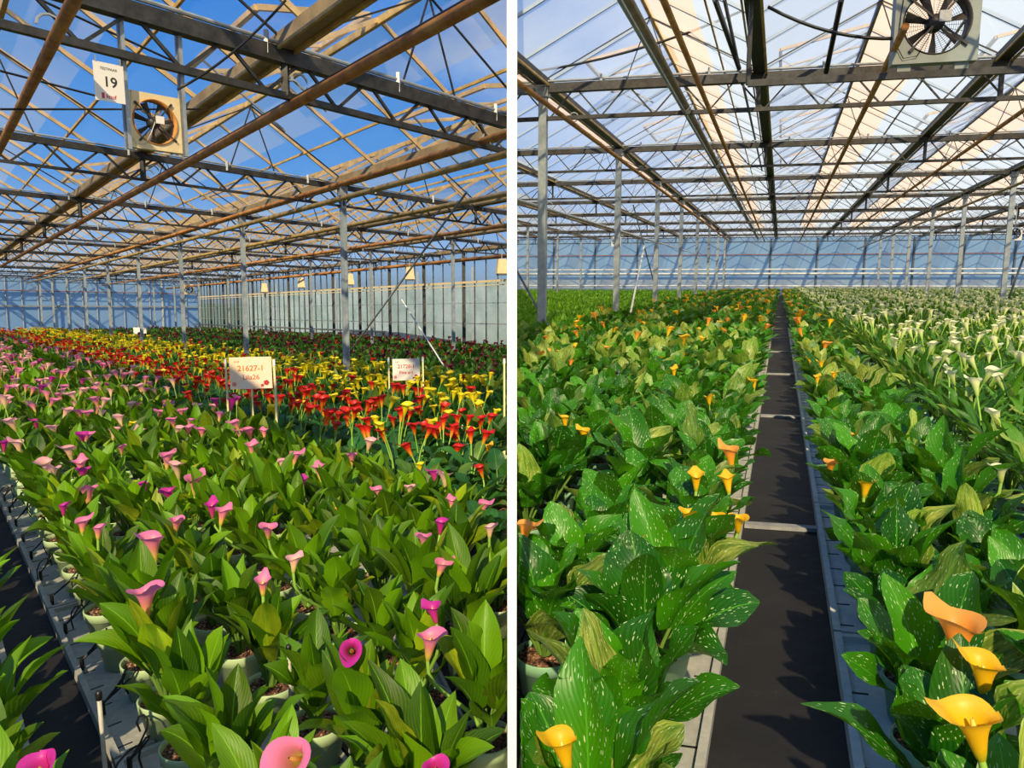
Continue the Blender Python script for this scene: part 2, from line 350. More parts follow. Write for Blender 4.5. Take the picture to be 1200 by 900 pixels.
M['f_yellow'] = petal('yellow_spathe', [(0, (.55, .62, .02)), (.4, (.88, .72, .01)), (1, (.95, .78, .02))])
M['f_orange'] = petal('orange_spathe', [(0, (.50, .50, .02)), (.25, (.90, .58, .01)), (.6, (.95, .56, .01)), (1, (.98, .55, .02))])
M['f_amber'] = petal('amber_spathe', [(0, (.50, .52, .03)), (.3, (.92, .40, .02)), (.7, (.95, .36, .05)), (1, (.97, .42, .08))])
M['f_white'] = petal('cream_white_spathe', [(0, (.40, .60, .10)), (.35, (.60, .74, .22)), (.7, (.80, .84, .42)), (1, (.84, .86, .58))])
M['f_dark'] = petal('maroon_spathe', [(0, (.16, .12, .03)), (.4, (.20, .02, .03)), (1, (.16, .012, .04))])
M['stem'] = pbr('green_flower_stem', (.20, .42, .05), .5, noise=(.30, .50, .08), scale=20)
M['spadix'] = pbr('yellow_spadix', (.85, .60, .12), .7)

# ------------------------------------------------------------------ the setting: floors, dividing wall, outside ground
def poly_floor(name, pts, mat):
    return tag(polys_obj(name, [pts], mat), kind='structure')
fl = [HL.P(-4, 9, 0), HL.P(-4, -14, 0), HL.P(HL.swall + 1, -14, 0), HL.P(HL.swall + 1, 30, 0)]
poly_floor('floor', clip_poly(fl, -1, .0), M['cloth'])
fl = [HR.P(-4, -9, 0), HR.P(-4, 24, 0), HR.P(HR.swall + 1, 24, 0), HR.P(HR.swall + 1, -34, 0)]
poly_floor('floor', clip_poly(fl, 1, .0), M['cloth'])
g = MB(); g.box((-160, -80, -6.2), (160, 220, -6.0)); tag(g.obj('ground', M['grass']), kind='structure')
g = MB(); g.box((-.0098, 1.46, -1.0), (.0098, 1.50, 5.2)); tag(g.obj('trim_1', M['partition']), kind='structure')
g = MB(); g.box((-.009, 1.50, -1.2), (.009, 6.0, .42)); g.box((-.03, 6.0, -3.2), (.03, 61, 5.2)); tag(g.obj('wall_middle', M['partition']), kind='structure')

ORD = ['first', 'second', 'third', 'fourth', 'fifth', 'sixth', 'seventh', 'eighth', 'ninth', 'tenth', 'eleventh', 'twelfth', 'thirteenth', 'fourteenth', 'fifteenth', 'sixteenth', 'seventeenth', 'eighteenth', 'nineteenth']
TENS = [('twenty', 'twentieth'), ('thirty', 'thirtieth'), ('forty', 'fortieth'), ('fifty', 'fiftieth'), ('sixty', 'sixtieth'), ('seventy', 'seventieth')]
for a_, b_ in TENS: ORD += [b_] + [a_ + '-' + x for x in ORD[:9]]
def xr(h, s, lim):      # t extents of the part of the cross line s that is in (or near) the frame on this side
    dl = h.R.T @ np.array([0, 1., 0]);
    return 0
def t_at_X0(h, s): return -s * h.u[0] / h.v[0]

# roofs ------------------------------------------------------------
def roof(h, s0, ks, bar_d, glass, cream, creamfrac, barmat, gutmat, where, tmax):
    BW = .028 if h.side > 0 else .022
    for n_, k in enumerate(ks):
        t0 = h.g0 + k * h.bay; t1 = t0 + h.bay; tm = (t0 + t1) / 2; z0 = h.H + .10; z1 = z0 + h.rh; S1 = h.swall
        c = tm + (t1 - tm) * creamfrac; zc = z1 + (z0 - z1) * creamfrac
        pl = clip_poly([h.P(s0, t0, z0), h.P(S1, t0, z0), h.P(S1, tm, z1), h.P(s0, tm, z1)], h.side)
        pr = clip_poly([h.P(s0, c, zc), h.P(S1, c, zc), h.P(S1, t1, z0), h.P(s0, t1, z0)], h.side)
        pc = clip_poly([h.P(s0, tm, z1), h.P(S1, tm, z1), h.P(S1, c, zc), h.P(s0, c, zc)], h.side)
        if len(pl) < 3 and len(pr) < 3: continue
        root = tag(polys_obj('ceiling', [pl, pr], glass), kind='structure')
        if len(pc) >= 3: polys_obj('cream_strip_panes', [pc], cream, root)  # cream strip below the ridge; right hall: cloud reflection coloured into the panes
        b = MB(); s = s0
        while s < S1:
            hbar(b, h, (s, t0, z0 + .02), (s, tm, z1 + .02), BW, .045); hbar(b, h, (s, tm, z1 + .02), (s, t1, z0 + .02), BW, .045)
            s += bar_d if s < 30 else bar_d * 1.0
        b.obj('glazing_bars', barmat, root)
        b = MB(); hbar(b, h, (s0, tm, z1), (S1, tm, z1), .045, .07); hbar(b, h, (s0, tm + (t1 - tm) * .62, z1 + (z0 - z1) * .62), (S1, tm + (t1 - tm) * .62, z1 + (z0 - z1) * .62), .025, .03)
        b.obj('ridge_bar', M['gold'] if h.side < 0 or k == -1 else M['bronze'], root)
        # gutter on the far (greater t) side is built below
    GW = .15 if h.side > 0 else .10
    for k in list(ks) + [ks[-1] + 1]:
        t = h.g0 + k * h.bay
        if t > tmax: continue
        c = clip_seg(h.P(s0, t, h.H), h.P(h.swall, t, h.H), h.side, .10)
        if c is None: continue
        root = bpy.data.objects.new('roof_gutter', None); COL.objects.link(root)
        b = MB(); 
        hbar(b, h, (s0, t, h.H + .02), (h.swall, t, h.H + .02), GW, .045); hbar(b, h, (s0, t - GW / 2, h.H + .06), (h.swall, t - GW / 2, h.H + .06), .02, .10); hbar(b, h, (s0, t + GW / 2, h.H + .06), (h.swall, t + GW / 2, h.H + .06), .02, .10)
        b.obj('channel', gutmat, root)
        b = MB(); hbar(b, h, (s0, t + GW * .7, h.H - .01), (h.swall, t + GW * .7, h.H - .01), .03, .03); hbar(b, h, (s0, t - GW * .7, h.H - .01), (h.swall, t - GW * .7, h.H - .01), .022, .022)
        b.obj('condensation_rail', M['gold'], root)
        rel = k - (0 if h.side > 0 else 0)
        tag(root, f'roof gutter of the {where}, {ORD[(k - ks[0]) % 14]} from the far side', 'gutter', f'gutters of the {where}')
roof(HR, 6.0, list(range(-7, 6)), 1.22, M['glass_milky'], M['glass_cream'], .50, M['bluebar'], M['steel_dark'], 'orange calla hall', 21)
roof(HL, 2.2, [-2, -1, 0, 1, 2, 3], 1.25, M['glass_clear'], M['glass_creamL'], .45, M['tan'], M['bronze'], 'pink calla hall', 14.3)

# trusses ----------------------------------------------------------
def truss(h, s, ta, tb, i, depth, pitch, where, thick):
    root = bpy.data.objects.new('roof_truss', None); COL.objects.link(root)
    zt = h.H - .05; zb = h.H - depth
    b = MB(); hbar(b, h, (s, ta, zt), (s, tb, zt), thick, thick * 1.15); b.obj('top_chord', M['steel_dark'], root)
    b = MB(); hbar(b, h, (s - .02, ta, zt + thick * .9), (s - .02, tb, zt + thick * .9), thick * .35, rnd=True)
    n = int((tb - ta) / pitch)
    for k in range(0, n, 2):
        t = ta + k * pitch; p = h.P(s, t, zt + .05)
        if p[0] * h.side > .1: b.bar(h.P(s - .03, t, zt - .02), h.P(s - .03, t, zt + thick * 1.5), .03, .03)
    b.obj('conduit', M['steel'], root)
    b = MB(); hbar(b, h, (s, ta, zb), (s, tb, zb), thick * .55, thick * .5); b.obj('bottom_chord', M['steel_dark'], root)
    b = MB()
    for k in range(n + 1):
        t = ta + k * pitch
        hbar(b, h, (s, t, zb), (s, t + pitch / 2, zt), .022, .022); hbar(b, h, (s, t + pitch / 2, zt), (s, t + pitch, zb), .022, .022)
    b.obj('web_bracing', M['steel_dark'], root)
    b = MB()
    k = math.ceil((ta - h.g0) / h.bay)
    while h.g0 + k * h.bay < tb:
        t = h.g0 + k * h.bay; p = h.P(s, t, zt)
        if p[0] * h.side > .15: b.bar(h.P(s, t, zb), h.P(s, t, zt + .06), .05, .05)
        # tie rods over each bay
        m_ = t + h.bay / 2
        hbar(b, h, (s, t, zt + .12), (s, m_, zt + h.rh + .1), .016, .016); hbar(b, h, (s, m_, zt + h.rh + .1), (s, t + h.bay, zt + .12), .016, .016)
        hbar(b, h, (s, m_ - .35, zt), (s, m_, zt + h.rh + .1), .014, .014); hbar(b, h, (s, m_ + .35, zt), (s, m_, zt + h.rh + .1), .014, .014)
        k += 1
    b.obj('tie_rod', M['steel_dark'], root)
    tag(root, f'lattice roof truss across the {where}, {ORD[i]} from the camera', 'roof truss', f'trusses of the {where}')
for i in range(8):
    s = HR.t0 + i * HR.td; truss(HR, s, t_at_X0(HR, s) - .2, min(s * .36 + 3.5, 22), i, .50, .80, 'orange calla hall', .115 if i == 0 else .10)
for i in range(10):
    s = HL.t0 + i * HL.td
    if s > HL.swall - .5: break
    truss(HL, s, -1.6, min(14.05, t_at_X0(HL, s) + .4), i, .33, .62, 'pink calla hall', .095 if i == 0 else .065)

# columns ----------------------------------------------------------
def column(h, s, t, label, group, wd=.085):
    root = bpy.data.objects.new('support_column', None); COL.objects.link(root); root.location = h.P(s, t, 0)
    Mi = root.matrix_basis.inverted() if False else None
    b = MB(); p = np.array(root.location); q = h.P(s, t, h.H - .02) - p
    d = q / np.linalg.norm(q); b.bar((0, 0, 0) + d * .0, q, wd, wd * .62, up=tuple(h.u)); b.bar(d * .0 + np.array([wd * .38, .0, 0]), q + np.array([wd * .38, 0, 0]), wd * .2, wd * .9, up=tuple(h.u)); b.obj('shaft', M['column'], root)
    b = MB(); b.bar(d * 0, d * .02, wd * 2.2, wd * 2.2, up=tuple(h.u)); b.obj('base_plate', M['steel'], root)
    b = MB(); b.bar(q - d * .16, q - d * .02, wd * 1.5, wd * 1.2, up=tuple(h.u)); b.obj('head_bracket', M['steel'], root)
    tag(root, label, 'column', group, 'thing')
for i in range(8):
    s = HR.t0 + i * HR.td
    column(HR, s, HR.g0 - HR.bay, f'grey steel column rising from the spotted-leaf bed by the white partition, {ORD[i]} from the camera', 'columns between the seedlings and the spotted callas', .13)
for i in range(2, 8):
    s = HR.t0 + i * HR.td
    column(HR, s, HR.g0 + 2 * HR.bay, f'grey steel column among the white callas, {ORD[i-2]} of its row from the camera', 'columns in the white callas', .13)
for i in range(3, 8):
    s = HR.t0 + i * HR.td; t = HR.g0 - 4 * HR.bay
    if HR.P(s, t, 0)[0] > .3: column(HR, s, t, f'slim steel column rising among the far seedlings, {ORD[i-3]} of its row', 'columns in the seedling area', .12)
for i in range(10):
    s = HL.t0 + i * HL.td
    if s > HL.swall: break
    if HL.P(s, HL.g0 + HL.bay, 0)[0] < -.05:
        column(HL, s, HL.g0 + HL.bay, f'grey steel column rising from the yellow callas, {ORD[i]} of its row from the camera', 'columns in the yellow callas')
    for rr_, nm in ((3, 'second'),):
        t = HL.g0 + rr_ * HL.bay
        if HL.P(s, t, 0)[0] < -.3: column(HL, s, t, f'slim grey column among the dark callas by the glass wall, {ORD[i]} along', 'columns in the dark callas', .075)

# end walls and the glazed side wall ------------------------------
def wall_film(h, name, s, ta, tb, zt, lowz, mat, matlow):
    root = tag(polys_obj(name, [clip_poly([h.P(s, ta, lowz), h.P(s, tb, lowz), h.P(s, tb, zt), h.P(s, ta, zt)], h.side, .04)], mat), kind='structure')
    if matlow: polys_obj('lower_film', [clip_poly([h.P(s, ta, 0), h.P(s, tb, 0), h.P(s, tb, lowz), h.P(s, ta, lowz)], h.side, .04)], matlow, root)
    return root
wr = wall_film(HR, 'wall_back', HR.swall, -34, 24, HR.H + .1, 1.15, M['film'], M['filmlow'])
b = MB(); t = -33
while t < 24:
    p = HR.P(HR.swall - .08, t, 0)
    if p[0] > .3: b.bar(p, HR.P(HR.swall - .08, t, HR.H), .12, .12)
    t += 3.22
b.obj('wall_posts', M['post'], wr)
b = MB(); hbar(b, HR, (HR.swall - .1, -34, 2.95), (HR.swall - .1, 24, 2.95), .05, .06); b.obj('red_rail', M['rail'], wr)
for z, wd in ((1.86, .11), (1.55, .15), (.66, .10), (.42, .06)):
    b = MB(); hbar(b, HR, (HR.swall - .5, -31, z), (HR.swall - .5, 23, z), wd, rnd=True)
    o = b.obj('heating_pipe', M['whitepipe'], smooth=True)
    tag(o, {1.86: 'upper white heating pipe along the blue end wall', 1.55: 'thick white heating pipe along the blue end wall, next below the upper', .66: 'thin white pipe low along the blue end wall', .42: 'lowest white pipe along the blue end wall just above the plants'}[z], 'pipe', 'white pipes on the blue end wall')
wl = wall_film(HL, 'wall_back', HL.swall, -3, 14.05, HL.H, 0, M['film'], None)
b = MB(); t = -2.9
while t < 14.0:
    big = int(round((t + 2.9) / .735)) % 4 == 0
    b.bar(HL.P(HL.swall - .06, t, 0), HL.P(HL.swall - .06, t, HL.H), .12 if big else .05, .05); t += .735
b.obj('wall_posts', M['steel'], wl)
b = MB(); hbar(b, HL, (HL.swall - .12, -3, 2.62), (HL.swall - .12, 14, 2.62), .05, .05); b.obj('red_rail', M['rail'], wl)
b = MB(); hbar(b, HL, (HL.swall - .12, -3, 1.80), (HL.swall - .12, 14, 1.80), .08, .08)
hbar(b, HL, (HL.swall - .12, 4.8, .5), (HL.swall - .12, 7.4, 3.0), .03, .03); hbar(b, HL, (HL.swall - .12, 7.4, .5), (HL.swall - .12, 4.8, 3.0), .03, .03); b.obj('pale_rail', M['steel'], wl)
# glazed side wall of the left hall
TS = 14.05
ws = tag(polys_obj('wall_left', [clip_poly([HL.P(10, TS, .3), HL.P(HL.swall, TS, .3), HL.P(HL.swall, TS, HL.H), HL.P(10, TS, HL.H)], -1)], M['glass_wall']), kind='structure')
polys_obj('lower_film', [clip_poly([HL.P(10, TS, 0), HL.P(HL.swall, TS, 0), HL.P(HL.swall, TS, .3), HL.P(10, TS, .3)], -1)], M['filmlow'], ws)
b = MB(); s = 14.6; i = 0
while s < HL.swall:
    p = HL.P(s, TS - .03, .2)
    if p[0] < -.1: b.bar(p, HL.P(s, TS - .03, HL.H), .11 if i % 4 == 0 else .035, .05)
    s += .60; i += 1
b.obj('mullions', M['steel_dark'], ws)
b = MB(); hbar(b, HL, (12, TS - .06, 2.42), (HL.swall, TS - .06, 2.42), .05, .07)
hbar(b, HL, (12, TS - .06, 2.30), (HL.swall, TS - .06, 2.30), .03, .03); b.obj('cream_rail', M['cream'], ws)
b = MB(); hbar(b, HL, (12, TS - .02, 1.1), (HL.swall, TS - .02, 1.1), .03, .03); hbar(b, HL, (12, TS - .02, 1.75), (HL.swall, TS - .02, 1.75), .02, .02); b.obj('glazing_rail', M['steel'], ws)
o = (lambda b: (hbar(b, HL, (21.5, TS - .4, .74), (HL.swall, TS - .4, .74), .07, rnd=True), b.obj('heating_pipe', M['cream'], smooth=True))[1])(MB())
tag(o, 'long cream pipe along the foot of the glazed side wall, above the dark callas', 'pipe')
# the next hall beyond the glass: a ghost of columns and a pale wall
o = polys_obj('exterior_wall', [clip_poly([HL.P(0, TS + 14, -.5), HL.P(HL.swall + 30, TS + 14, -.5), HL.P(HL.swall + 30, TS + 14, 3.4), HL.P(0, TS + 14, 3.4)], -1)], M['greenwall'])
if o: tag(o, kind='structure')
for i in range(8):
    s = 18 + i * 4.45
    if HL.P(s, TS + 5, 0)[0] < -.2:
        b = MB(); p = HL.P(s, TS + 5, 0); b.bar(p, HL.P(s, TS + 5, 3.4), .1, .1)
        tag(b.obj('outer_column', M['steel']), f'faint steel column seen through the side wall glass, {ORD[i]} from the camera', 'column', 'columns beyond the side glass', 'thing')

# pipes, rails and cables along the halls --------------------------
def pipe_px(h, p1, p2, z, r, mat, name, label, cat, s0=1.5, s1=None, group=None, hangers=True):
    a = h.st(*p1, z); b_ = h.st(*p2, z); s1 = s1 or h.swall - 2
    # the pipe is parallel to the rows: one t for its whole length
    t = (a[1] + b_[1]) / 2
    c = clip_seg(h.P(s0, t, z), h.P(s1, t, z), h.side, .03)
    if c is None: return
    root = bpy.data.objects.new(name, None); COL.objects.link(root)
    mb = MB(); mb.tube([c[0] + (c[1] - c[0]) * f for f in (0, .25, .5, .75, 1)], r, 10); mb.obj('tube', mat, root, smooth=True)
    if hangers:
        mb = MB(); k = 0
        while h.t0 + k * h.td < s1:
            s = h.t0 + k * h.td; p = h.P(s, t, z)
            if s > s0 and p[0] * h.side > .12:
                pts = [p + np.array([0, 0, r + .0]) + h.u * 0 + h.v * (np.cos(a_) * .07) + np.array([0, 0, .07 + .07 * sin(a_)]) for a_ in np.linspace(-pi / 2, pi, 10)]
                mb.tube(pts, .009, 5)
            k += 1
        mb.obj('hanger', M['steel'], root)
    tag(root, label, cat, group)
PL = [((555, 0), (200, 205), 3.02, .040, 'rust', 'rusty_pipe', 'rusty pipe below the middle gutter of the pink calla hall, passing over the big fan'),
      ((556, -6), (200, 199), 3.10, .018, 'black', 'black_conduit', 'thin black conduit lying on the rusty pipe beside the fan'),
      ((75, 0), (0, 185), 3.02, .035, 'rust', 'rusty_pipe', 'steep rusty pipe beside the sign with the number nineteen'),
      ((595, 150), (300, 249), 3.10, .032, 'rust', 'rusty_pipe', 'rusty pipe directly under the gutter that the column row carries'),
      ((595, 174), (300, 263), 2.95, .036, 'gold', 'golden_pipe', 'yellow-brown pipe passing just in front of the column heads'),
      ((577, 225), (300, 289), 3.05, .038, 'gold', 'golden_pipe', 'yellow-brown pipe between the column row and the side wall, uppermost'),
      ((595, 257), (300, 311), 2.95, .036, 'rust', 'rusty_pipe', 'rusty pipe above the hanging cream boxes near the side wall'),
      ((595, 296), (300, 330), 2.85, .050, 'rust', 'rusty_pipe', 'thick orange pipe carrying the hanging cream boxes')]
for p1, p2, z, r, mt, nm, lb in PL: pipe_px(HL, p1, p2, z, r, M[mt], nm, lb, 'pipe', group='pipes under the roof of the pink calla hall')
PR = [((735, 0), (795, 107), 3.72, .050, 'bronze', 'roof_pipe', 'dark brown pipe left of the ridge crossing under the first truss'.replace('left of', 'beside')),
      ((725, 0), (856, 225), 3.60, .022, 'steel', 'grey_conduit', 'thin grey conduit running beside the dark brown roof pipe'),
      ((777, 0), (872, 225), 3.50, .032, 'rust', 'rusty_pipe', 'rusty pipe hanging by hooks between the brown pipe and the middle gutter'),
      ((606, 98), (700, 165), 3.50, .036, 'rust', 'rusty_pipe', 'orange rusty pipe beside the first column of the spotted callas'),
      ((606, 232), (725, 272), 3.45, .04, 'rust', 'rusty_pipe', 'rusty pipe above the seedlings, passing behind the column row'),
      ((606, 245), (830, 298), 2.75, .026, 'whitepipe', 'white_pipe', 'thin white pipe slung low over the seedlings'),
      ((1053, 25), (972, 220), 3.50, .036, 'rust', 'rusty_pipe', 'rusty pipe that passes beside the big fan of the white calla hall'),
      ((1200, 122), (1072, 222), 3.50, .034, 'rust', 'rusty_pipe', 'rusty pipe over the white callas, outermost of the three'),
      ((1160, 225), (1000, 295), 3.0, .030, 'gold', 'golden_pipe', 'straight yellow-brown pipe slung low over the white callas')]
for p1, p2, z, r, mt, nm, lb in PR: pipe_px(HR, p1, p2, z, r, M[mt], nm, lb, 'pipe', s0=(8.05 if 'passes beside' in lb else 4.0), s1=50, group='pipes under the roof of the orange calla hall')

def rod(a, b, r, mat, name, label, cat, sag=0, group=None, n=9):
    pts = [a + (b - a) * f + np.array([0, 0, -sag * 4 * f * (1 - f)]) for f in np.linspace(0, 1, n if sag else 3)]
    mb = MB(); mb.tube(pts, r, 6); return tag(mb.obj(name, mat, smooth=True), label, cat, group)
def on(h, px, py, s): t, z = h.on_s(px, py, s); return h.P(s, t, z)
def ont(h, px, py, t): s, z = h.on_t(px, py, t); return h.P(s, t, z)
rod(ont(HL, 547, 225, HL.g0 + HL.bay + .1), ont(HL, 392, 437, HL.g0 + HL.bay + .1), .014, M['steel'], 'bracing_rod', 'steel bracing rod slanting down between the first and second yellow-calla columns', 'brace')
rod(on(HL, 470, 350, 11.5), on(HL, 535, 452, 9.2), .014, M['whitepipe'], 'bracing_rod', 'pale bracing rod slanting down behind the smaller white sign', 'brace')
rod(on(HR, 606, 318, 13.5), on(HR, 646, 390, 11.4), .022, M['post'], 'bracing_rod', 'dark bracing rod meeting the ground by the nearest column of the spotted callas', 'brace')
rod(on(HR, 755, 288, 22.0), on(HR, 739, 366, 17.7), .024, M['whitepipe'], 'bracing_rod', 'white bracing rod beside the second column of the spotted callas', 'brace')
rod(on(HR, 742, 240, 26), on(HR, 770, 345, 26), .022, M['post'], 'bracing_rod', 'dark bracing rod leaning behind the second and third columns', 'brace')
rod(on(HR, 1200, 300, 24), on(HR, 1182, 350, 24), .03, M['post'], 'bracing_rod', 'dark bracing rod slanting down at the column nearest the white callas', 'brace')
# sagging cables in the roof
rod(on(HL, 208, 105, 4.9), on(HL, 335, 0, 4.3), .008, M['black'], 'power_cable', 'black cable sagging up from the fan to the roof', 'cable', sag=.05)
rod(on(HR, 606, 86, 11.8), on(HR, 885, 6, 11.8), .018, M['black'], 'power_cable', 'black cable rising over the first bay from the column head', 'cable', sag=.15)
rod(on(HR, 838, 0, 9.5), on(HR, 866, 80, 11.6), .035, M['black'], 'roof_rod', 'thick black rod coming down steeply to the first truss', 'rod')
rod(on(HR, 849, 0, 9.0), on(HR, 893, 200, 23), .022, M['black'], 'roof_rod', 'long thin black rod beside the middle gutter', 'rod')
rod(on(HR, 900, 8, 9.0), on(HR, 1055, 45, 8.8), .018, M['black'], 'power_cable', 'black cable leading across the ridge to the big fan', 'cable', sag=.1)
rod(on(HR, 986, 0, 10.5), on(HR, 968, 85, 11.6), .035, M['black'], 'roof_rod', 'steep black rod standing on the first truss before the big fan', 'rod')
for i, (pa, pb, ss) in enumerate((((0, 83), (150, 122), 6.5), ((48, 0), (210, 75), 6.0), ((0, 128), (235, 128), 6.6))):
    rod(on(HL, *pa, ss), on(HL, *pb, ss + .2), .009, M['steel_dark'], 'tension_wire', ['thin wire slanting under the number nineteen sign', 'thin wire slanting behind the fan post', 'level wire behind the big fan of the pink hall', 'level wire beyond the first truss of the pink hall', 'high level wire over the sign and fan'][i], 'wire')

# roof vents: hinged frames standing open ----------------------------
def vent(h, s, k, label):
    tm = h.g0 + (k + .5) * h.bay; z1 = h.H + .1 + h.rh; wv_ = h.bay * .42; L = 2.2
    zo = z1 + .12; te = tm - wv_; ze = z1 - .18
    if h.P(s, te, z1)[0] * h.side < .2 or h.P(s + L, te, z1)[0] * h.side < .2: return
    root = bpy.data.objects.new('roof_vent', None); COL.objects.link(root)
    b = MB(); P = [(s, tm, zo), (s + L, tm, zo), (s + L, te, ze), (s, te, ze)]
    for i in range(4): hbar(b, h, P[i], P[(i + 1) % 4], .05, .05)
    hbar(b, h, (s + L / 2, tm, zo), (s + L / 2, te, ze), .035, .035); b.obj('vent_frame', M['tan'], root)
    polys_obj('pane', [[h.P(*q) for q in P]], M['glass_clear'] if h.side < 0 else M['glass_milky'], root)
    b = MB()
    for f in (.25, .75): hbar(b, h, (s + L * f, te, ze), (s + L * f, tm - wv_ * .2, h.H + .15), .02, .02)
    b.obj('push_rod', M['steel'], root)
    tag(root, label, 'roof window', 'open roof vents')
for i in range(5):
    for k in (-1, 0, 1): vent(HR, HR.t0 + 1.6 + i * HR.td, k, f'open roof vent behind the {ORD[i]} truss of the orange calla hall, {ORD[k+1]} bay')
for i in (0, 2, 4):
    for k in (-1, 0, 1): vent(HL, HL.t0 + 1.1 + i * HL.td, k, f'open roof vent behind the {ORD[i]} truss of the pink calla hall, {ORD[k+1]} bay')

# ------------------------------------------------------------------ fans, signs, heater boxes
def text_me(body, size, mat, name, parent, loc, bold=0, align='CENTER'):
    cu = bpy.data.curves.new(name, 'FONT'); cu.body = body; cu.size = size; cu.align_x = align; cu.align_y = 'CENTER'; cu.extrude = .0006; cu.offset = min(bold, size * .015)
    tmp = bpy.data.objects.new('tmp', cu); COL.objects.link(tmp); dg = bpy.context.evaluated_depsgraph_get()
    me = bpy.data.meshes.new_from_object(tmp.evaluated_get(dg)); bpy.data.objects.remove(tmp); bpy.data.curves.remove(cu)
    me.materials.clear(); me.materials.append(mat)
    o = link(name, me, parent); o.location = loc; o.rotation_euler = (pi / 2, 0, 0); return o
def facing(h, yaw=0):      # an object whose local -Y looks back along the rows, local X along the truss
    vx = h.R @ h.v; ang = math.atan2(vx[1], vx[0])
    return Euler((0, 0, ang + yaw))
def fan(h, px, py, s, W, label, mat, posts=None, small=False, cable=True, bracket=False):
    t, z = h.on_s(px, py, s)
    root = bpy.data.objects.new('circulation_fan', None); COL.objects.link(root); root.location = h.P(s, t, z); root.rotation_euler = facing(h)
    R0 = W * .41; k = 40; D = W * .16
    # housing: a square plate with a round hole, and depth
    a = np.linspace(0, 2 * pi, k, endpoint=False)
    sq = []
    for q in a:
        c, s_ = cos(q), sin(q); m_ = max(abs(c), abs(s_)); sq.append((c / m_ * W / 2, s_ / m_ * W / 2))
    # snap nearest points to corners
    b = MB(); V = []; f, r_ = -D / 2, D / 2
    V += [(x, f, y) for x, y in sq] + [(R0 * cos(q), f, R0 * sin(q)) for q in a] + [(R0 * .97 * cos(q), r_ + D * .3, R0 * .97 * sin(q)) for q in a] + [(x, r_, y) for x, y in sq]
    Q = []
    for i in range(k):
        j = (i + 1) % k
        Q += [(i, j, k + j, k + i), (i, 3 * k + i, 3 * k + j, j), (3 * k + i, 2 * k + i, 2 * k + j, 3 * k + j)]
    b.add(V, Q); b.obj('housing', mat, root)
    b = MB(); V = [(R0 * cos(q), f - .002, R0 * sin(q)) for q in a] + [(R0 * .97 * cos(q), r_ + D * .3, R0 * .97 * sin(q)) for q in a] + [(R0 * .93 * cos(q), r_ + D * .3, R0 * .93 * sin(q)) for q in a] + [(R0 * .955 * cos(q), f - .012, R0 * .955 * sin(q)) for q in a]
    Q = [(m_ * k + i, m_ * k + (i + 1) % k, ((m_ + 1) % 4) * k + (i + 1) % k, ((m_ + 1) % 4) * k + i) for m_ in range(4) for i in range(k)]
    b.add(V, Q); b.obj('shroud_ring', M['rust'] if not small and h.side < 0 else M['darkfan'], root, smooth=True)
    for n_ in range(7):      # blades
        b = MB(); q0 = n_ * 2 * pi / 7 + .2; V = []
        for ri in (R0 * .20, R0 * .55, R0 * .90):
            for e in (-1, 1):
                q = q0 + e * (.22 if ri < R0 * .3 else .15); V.append((ri * cos(q), .012 * e * W * 2 + D * .1, ri * sin(q)))
        V += [(x, y + .006, z_) for x, y, z_ in V]
        b.add(V, [(0, 1, 3, 2), (2, 3, 5, 4), (6, 8, 9, 7), (8, 10, 11, 9), (0, 2, 8, 6), (2, 4, 10, 8), (1, 7, 9, 3), (3, 9, 11, 5), (4, 5, 11, 10), (0, 6, 7, 1)])
        b.obj('blade', M['darkfan'], root)
    ax = (((1, 0, 0), (0, 0, 1), (0, 1, 0)), (0, 0, 0))
    b = MB(); b.lathe([(.001, -D * .55), (R0 * .22, -D * .5), (R0 * .26, -D * .2), (R0 * .26, D * .5), (.001, D * .55)], 20, axis=ax); b.obj('motor_hub', M['darkfan'], root, smooth=True)
    if not small:
        b = MB(); b.box((R0 * .02, -D * .75, -R0 * .05), (R0 * .36, -D * .5, R0 * .28)); b.obj('terminal_box', M['paper'] if h.side < 0 else M['steel'], root)
        for n_ in range(4):
            b = MB(); q = pi / 4 + n_ * pi / 2 + .08
            for dq in (-.06, .06): b.bar((R0 * .2 * cos(q + dq), -D * .6, R0 * .2 * sin(q + dq)), (R0 * 1.08 * cos(q + dq * .3), -D * .6, R0 * 1.08 * sin(q + dq * .3)), W * .012)
            b.bar((R0 * .98 * cos(q), -D * .62, R0 * .98 * sin(q)), (R0 * 1.16 * cos(q), -D * .62, R0 * 1.16 * sin(q)), W * .035); b.obj('motor_arm', M['darkfan'], root)
        b = MB()                         # guard: rings and spokes of wire
        for rr in np.linspace(R0 * .3, R0 * .94, 11): b.tube([(rr * cos(q), D * .62, rr * sin(q)) for q in np.linspace(0, 2 * pi, 33)], W * .0022, 4, cap=False)
        for q in np.linspace(0, 2 * pi, 28, endpoint=False): b.bar((R0 * .2 * cos(q), D * .62, R0 * .2 * sin(q)), (R0 * .96 * cos(q), D * .62, R0 * .96 * sin(q)), W * .004)
        b.obj('wire_guard', M['black'], root)
        b = MB(); b.tube([(-W * .40, -D * .6, W * .5), (-W * .44, -D * .65, W * .1), (-W * .46, -D * .7, -W * .3), (-W * .38, -D * .7, -W * .44), (-W * .22, -D * .7, -W * .42), (-W * .10, -D * .7, -W * .2), (-W * .02, -D * .7, W * .0)], W * .006, 6)
        b.obj('cable', M['black'] if h.side > 0 else M['paper'], root, smooth=True)
    if small:
        b = MB(); b.bar((0, 0, W * .48), (0, 0, h.H - z), .03); b.obj('hanger', M['steel'], root)
    if bracket:
        b = MB(); b.box((-W * .42, -.02, -W * .5 - .09), (-W * .26, .03, -W * .5)); b.box((W * .26, -.02, -W * .5 - .09), (W * .42, .03, -W * .5)); b.obj('bracket', M['greypaint'], root)
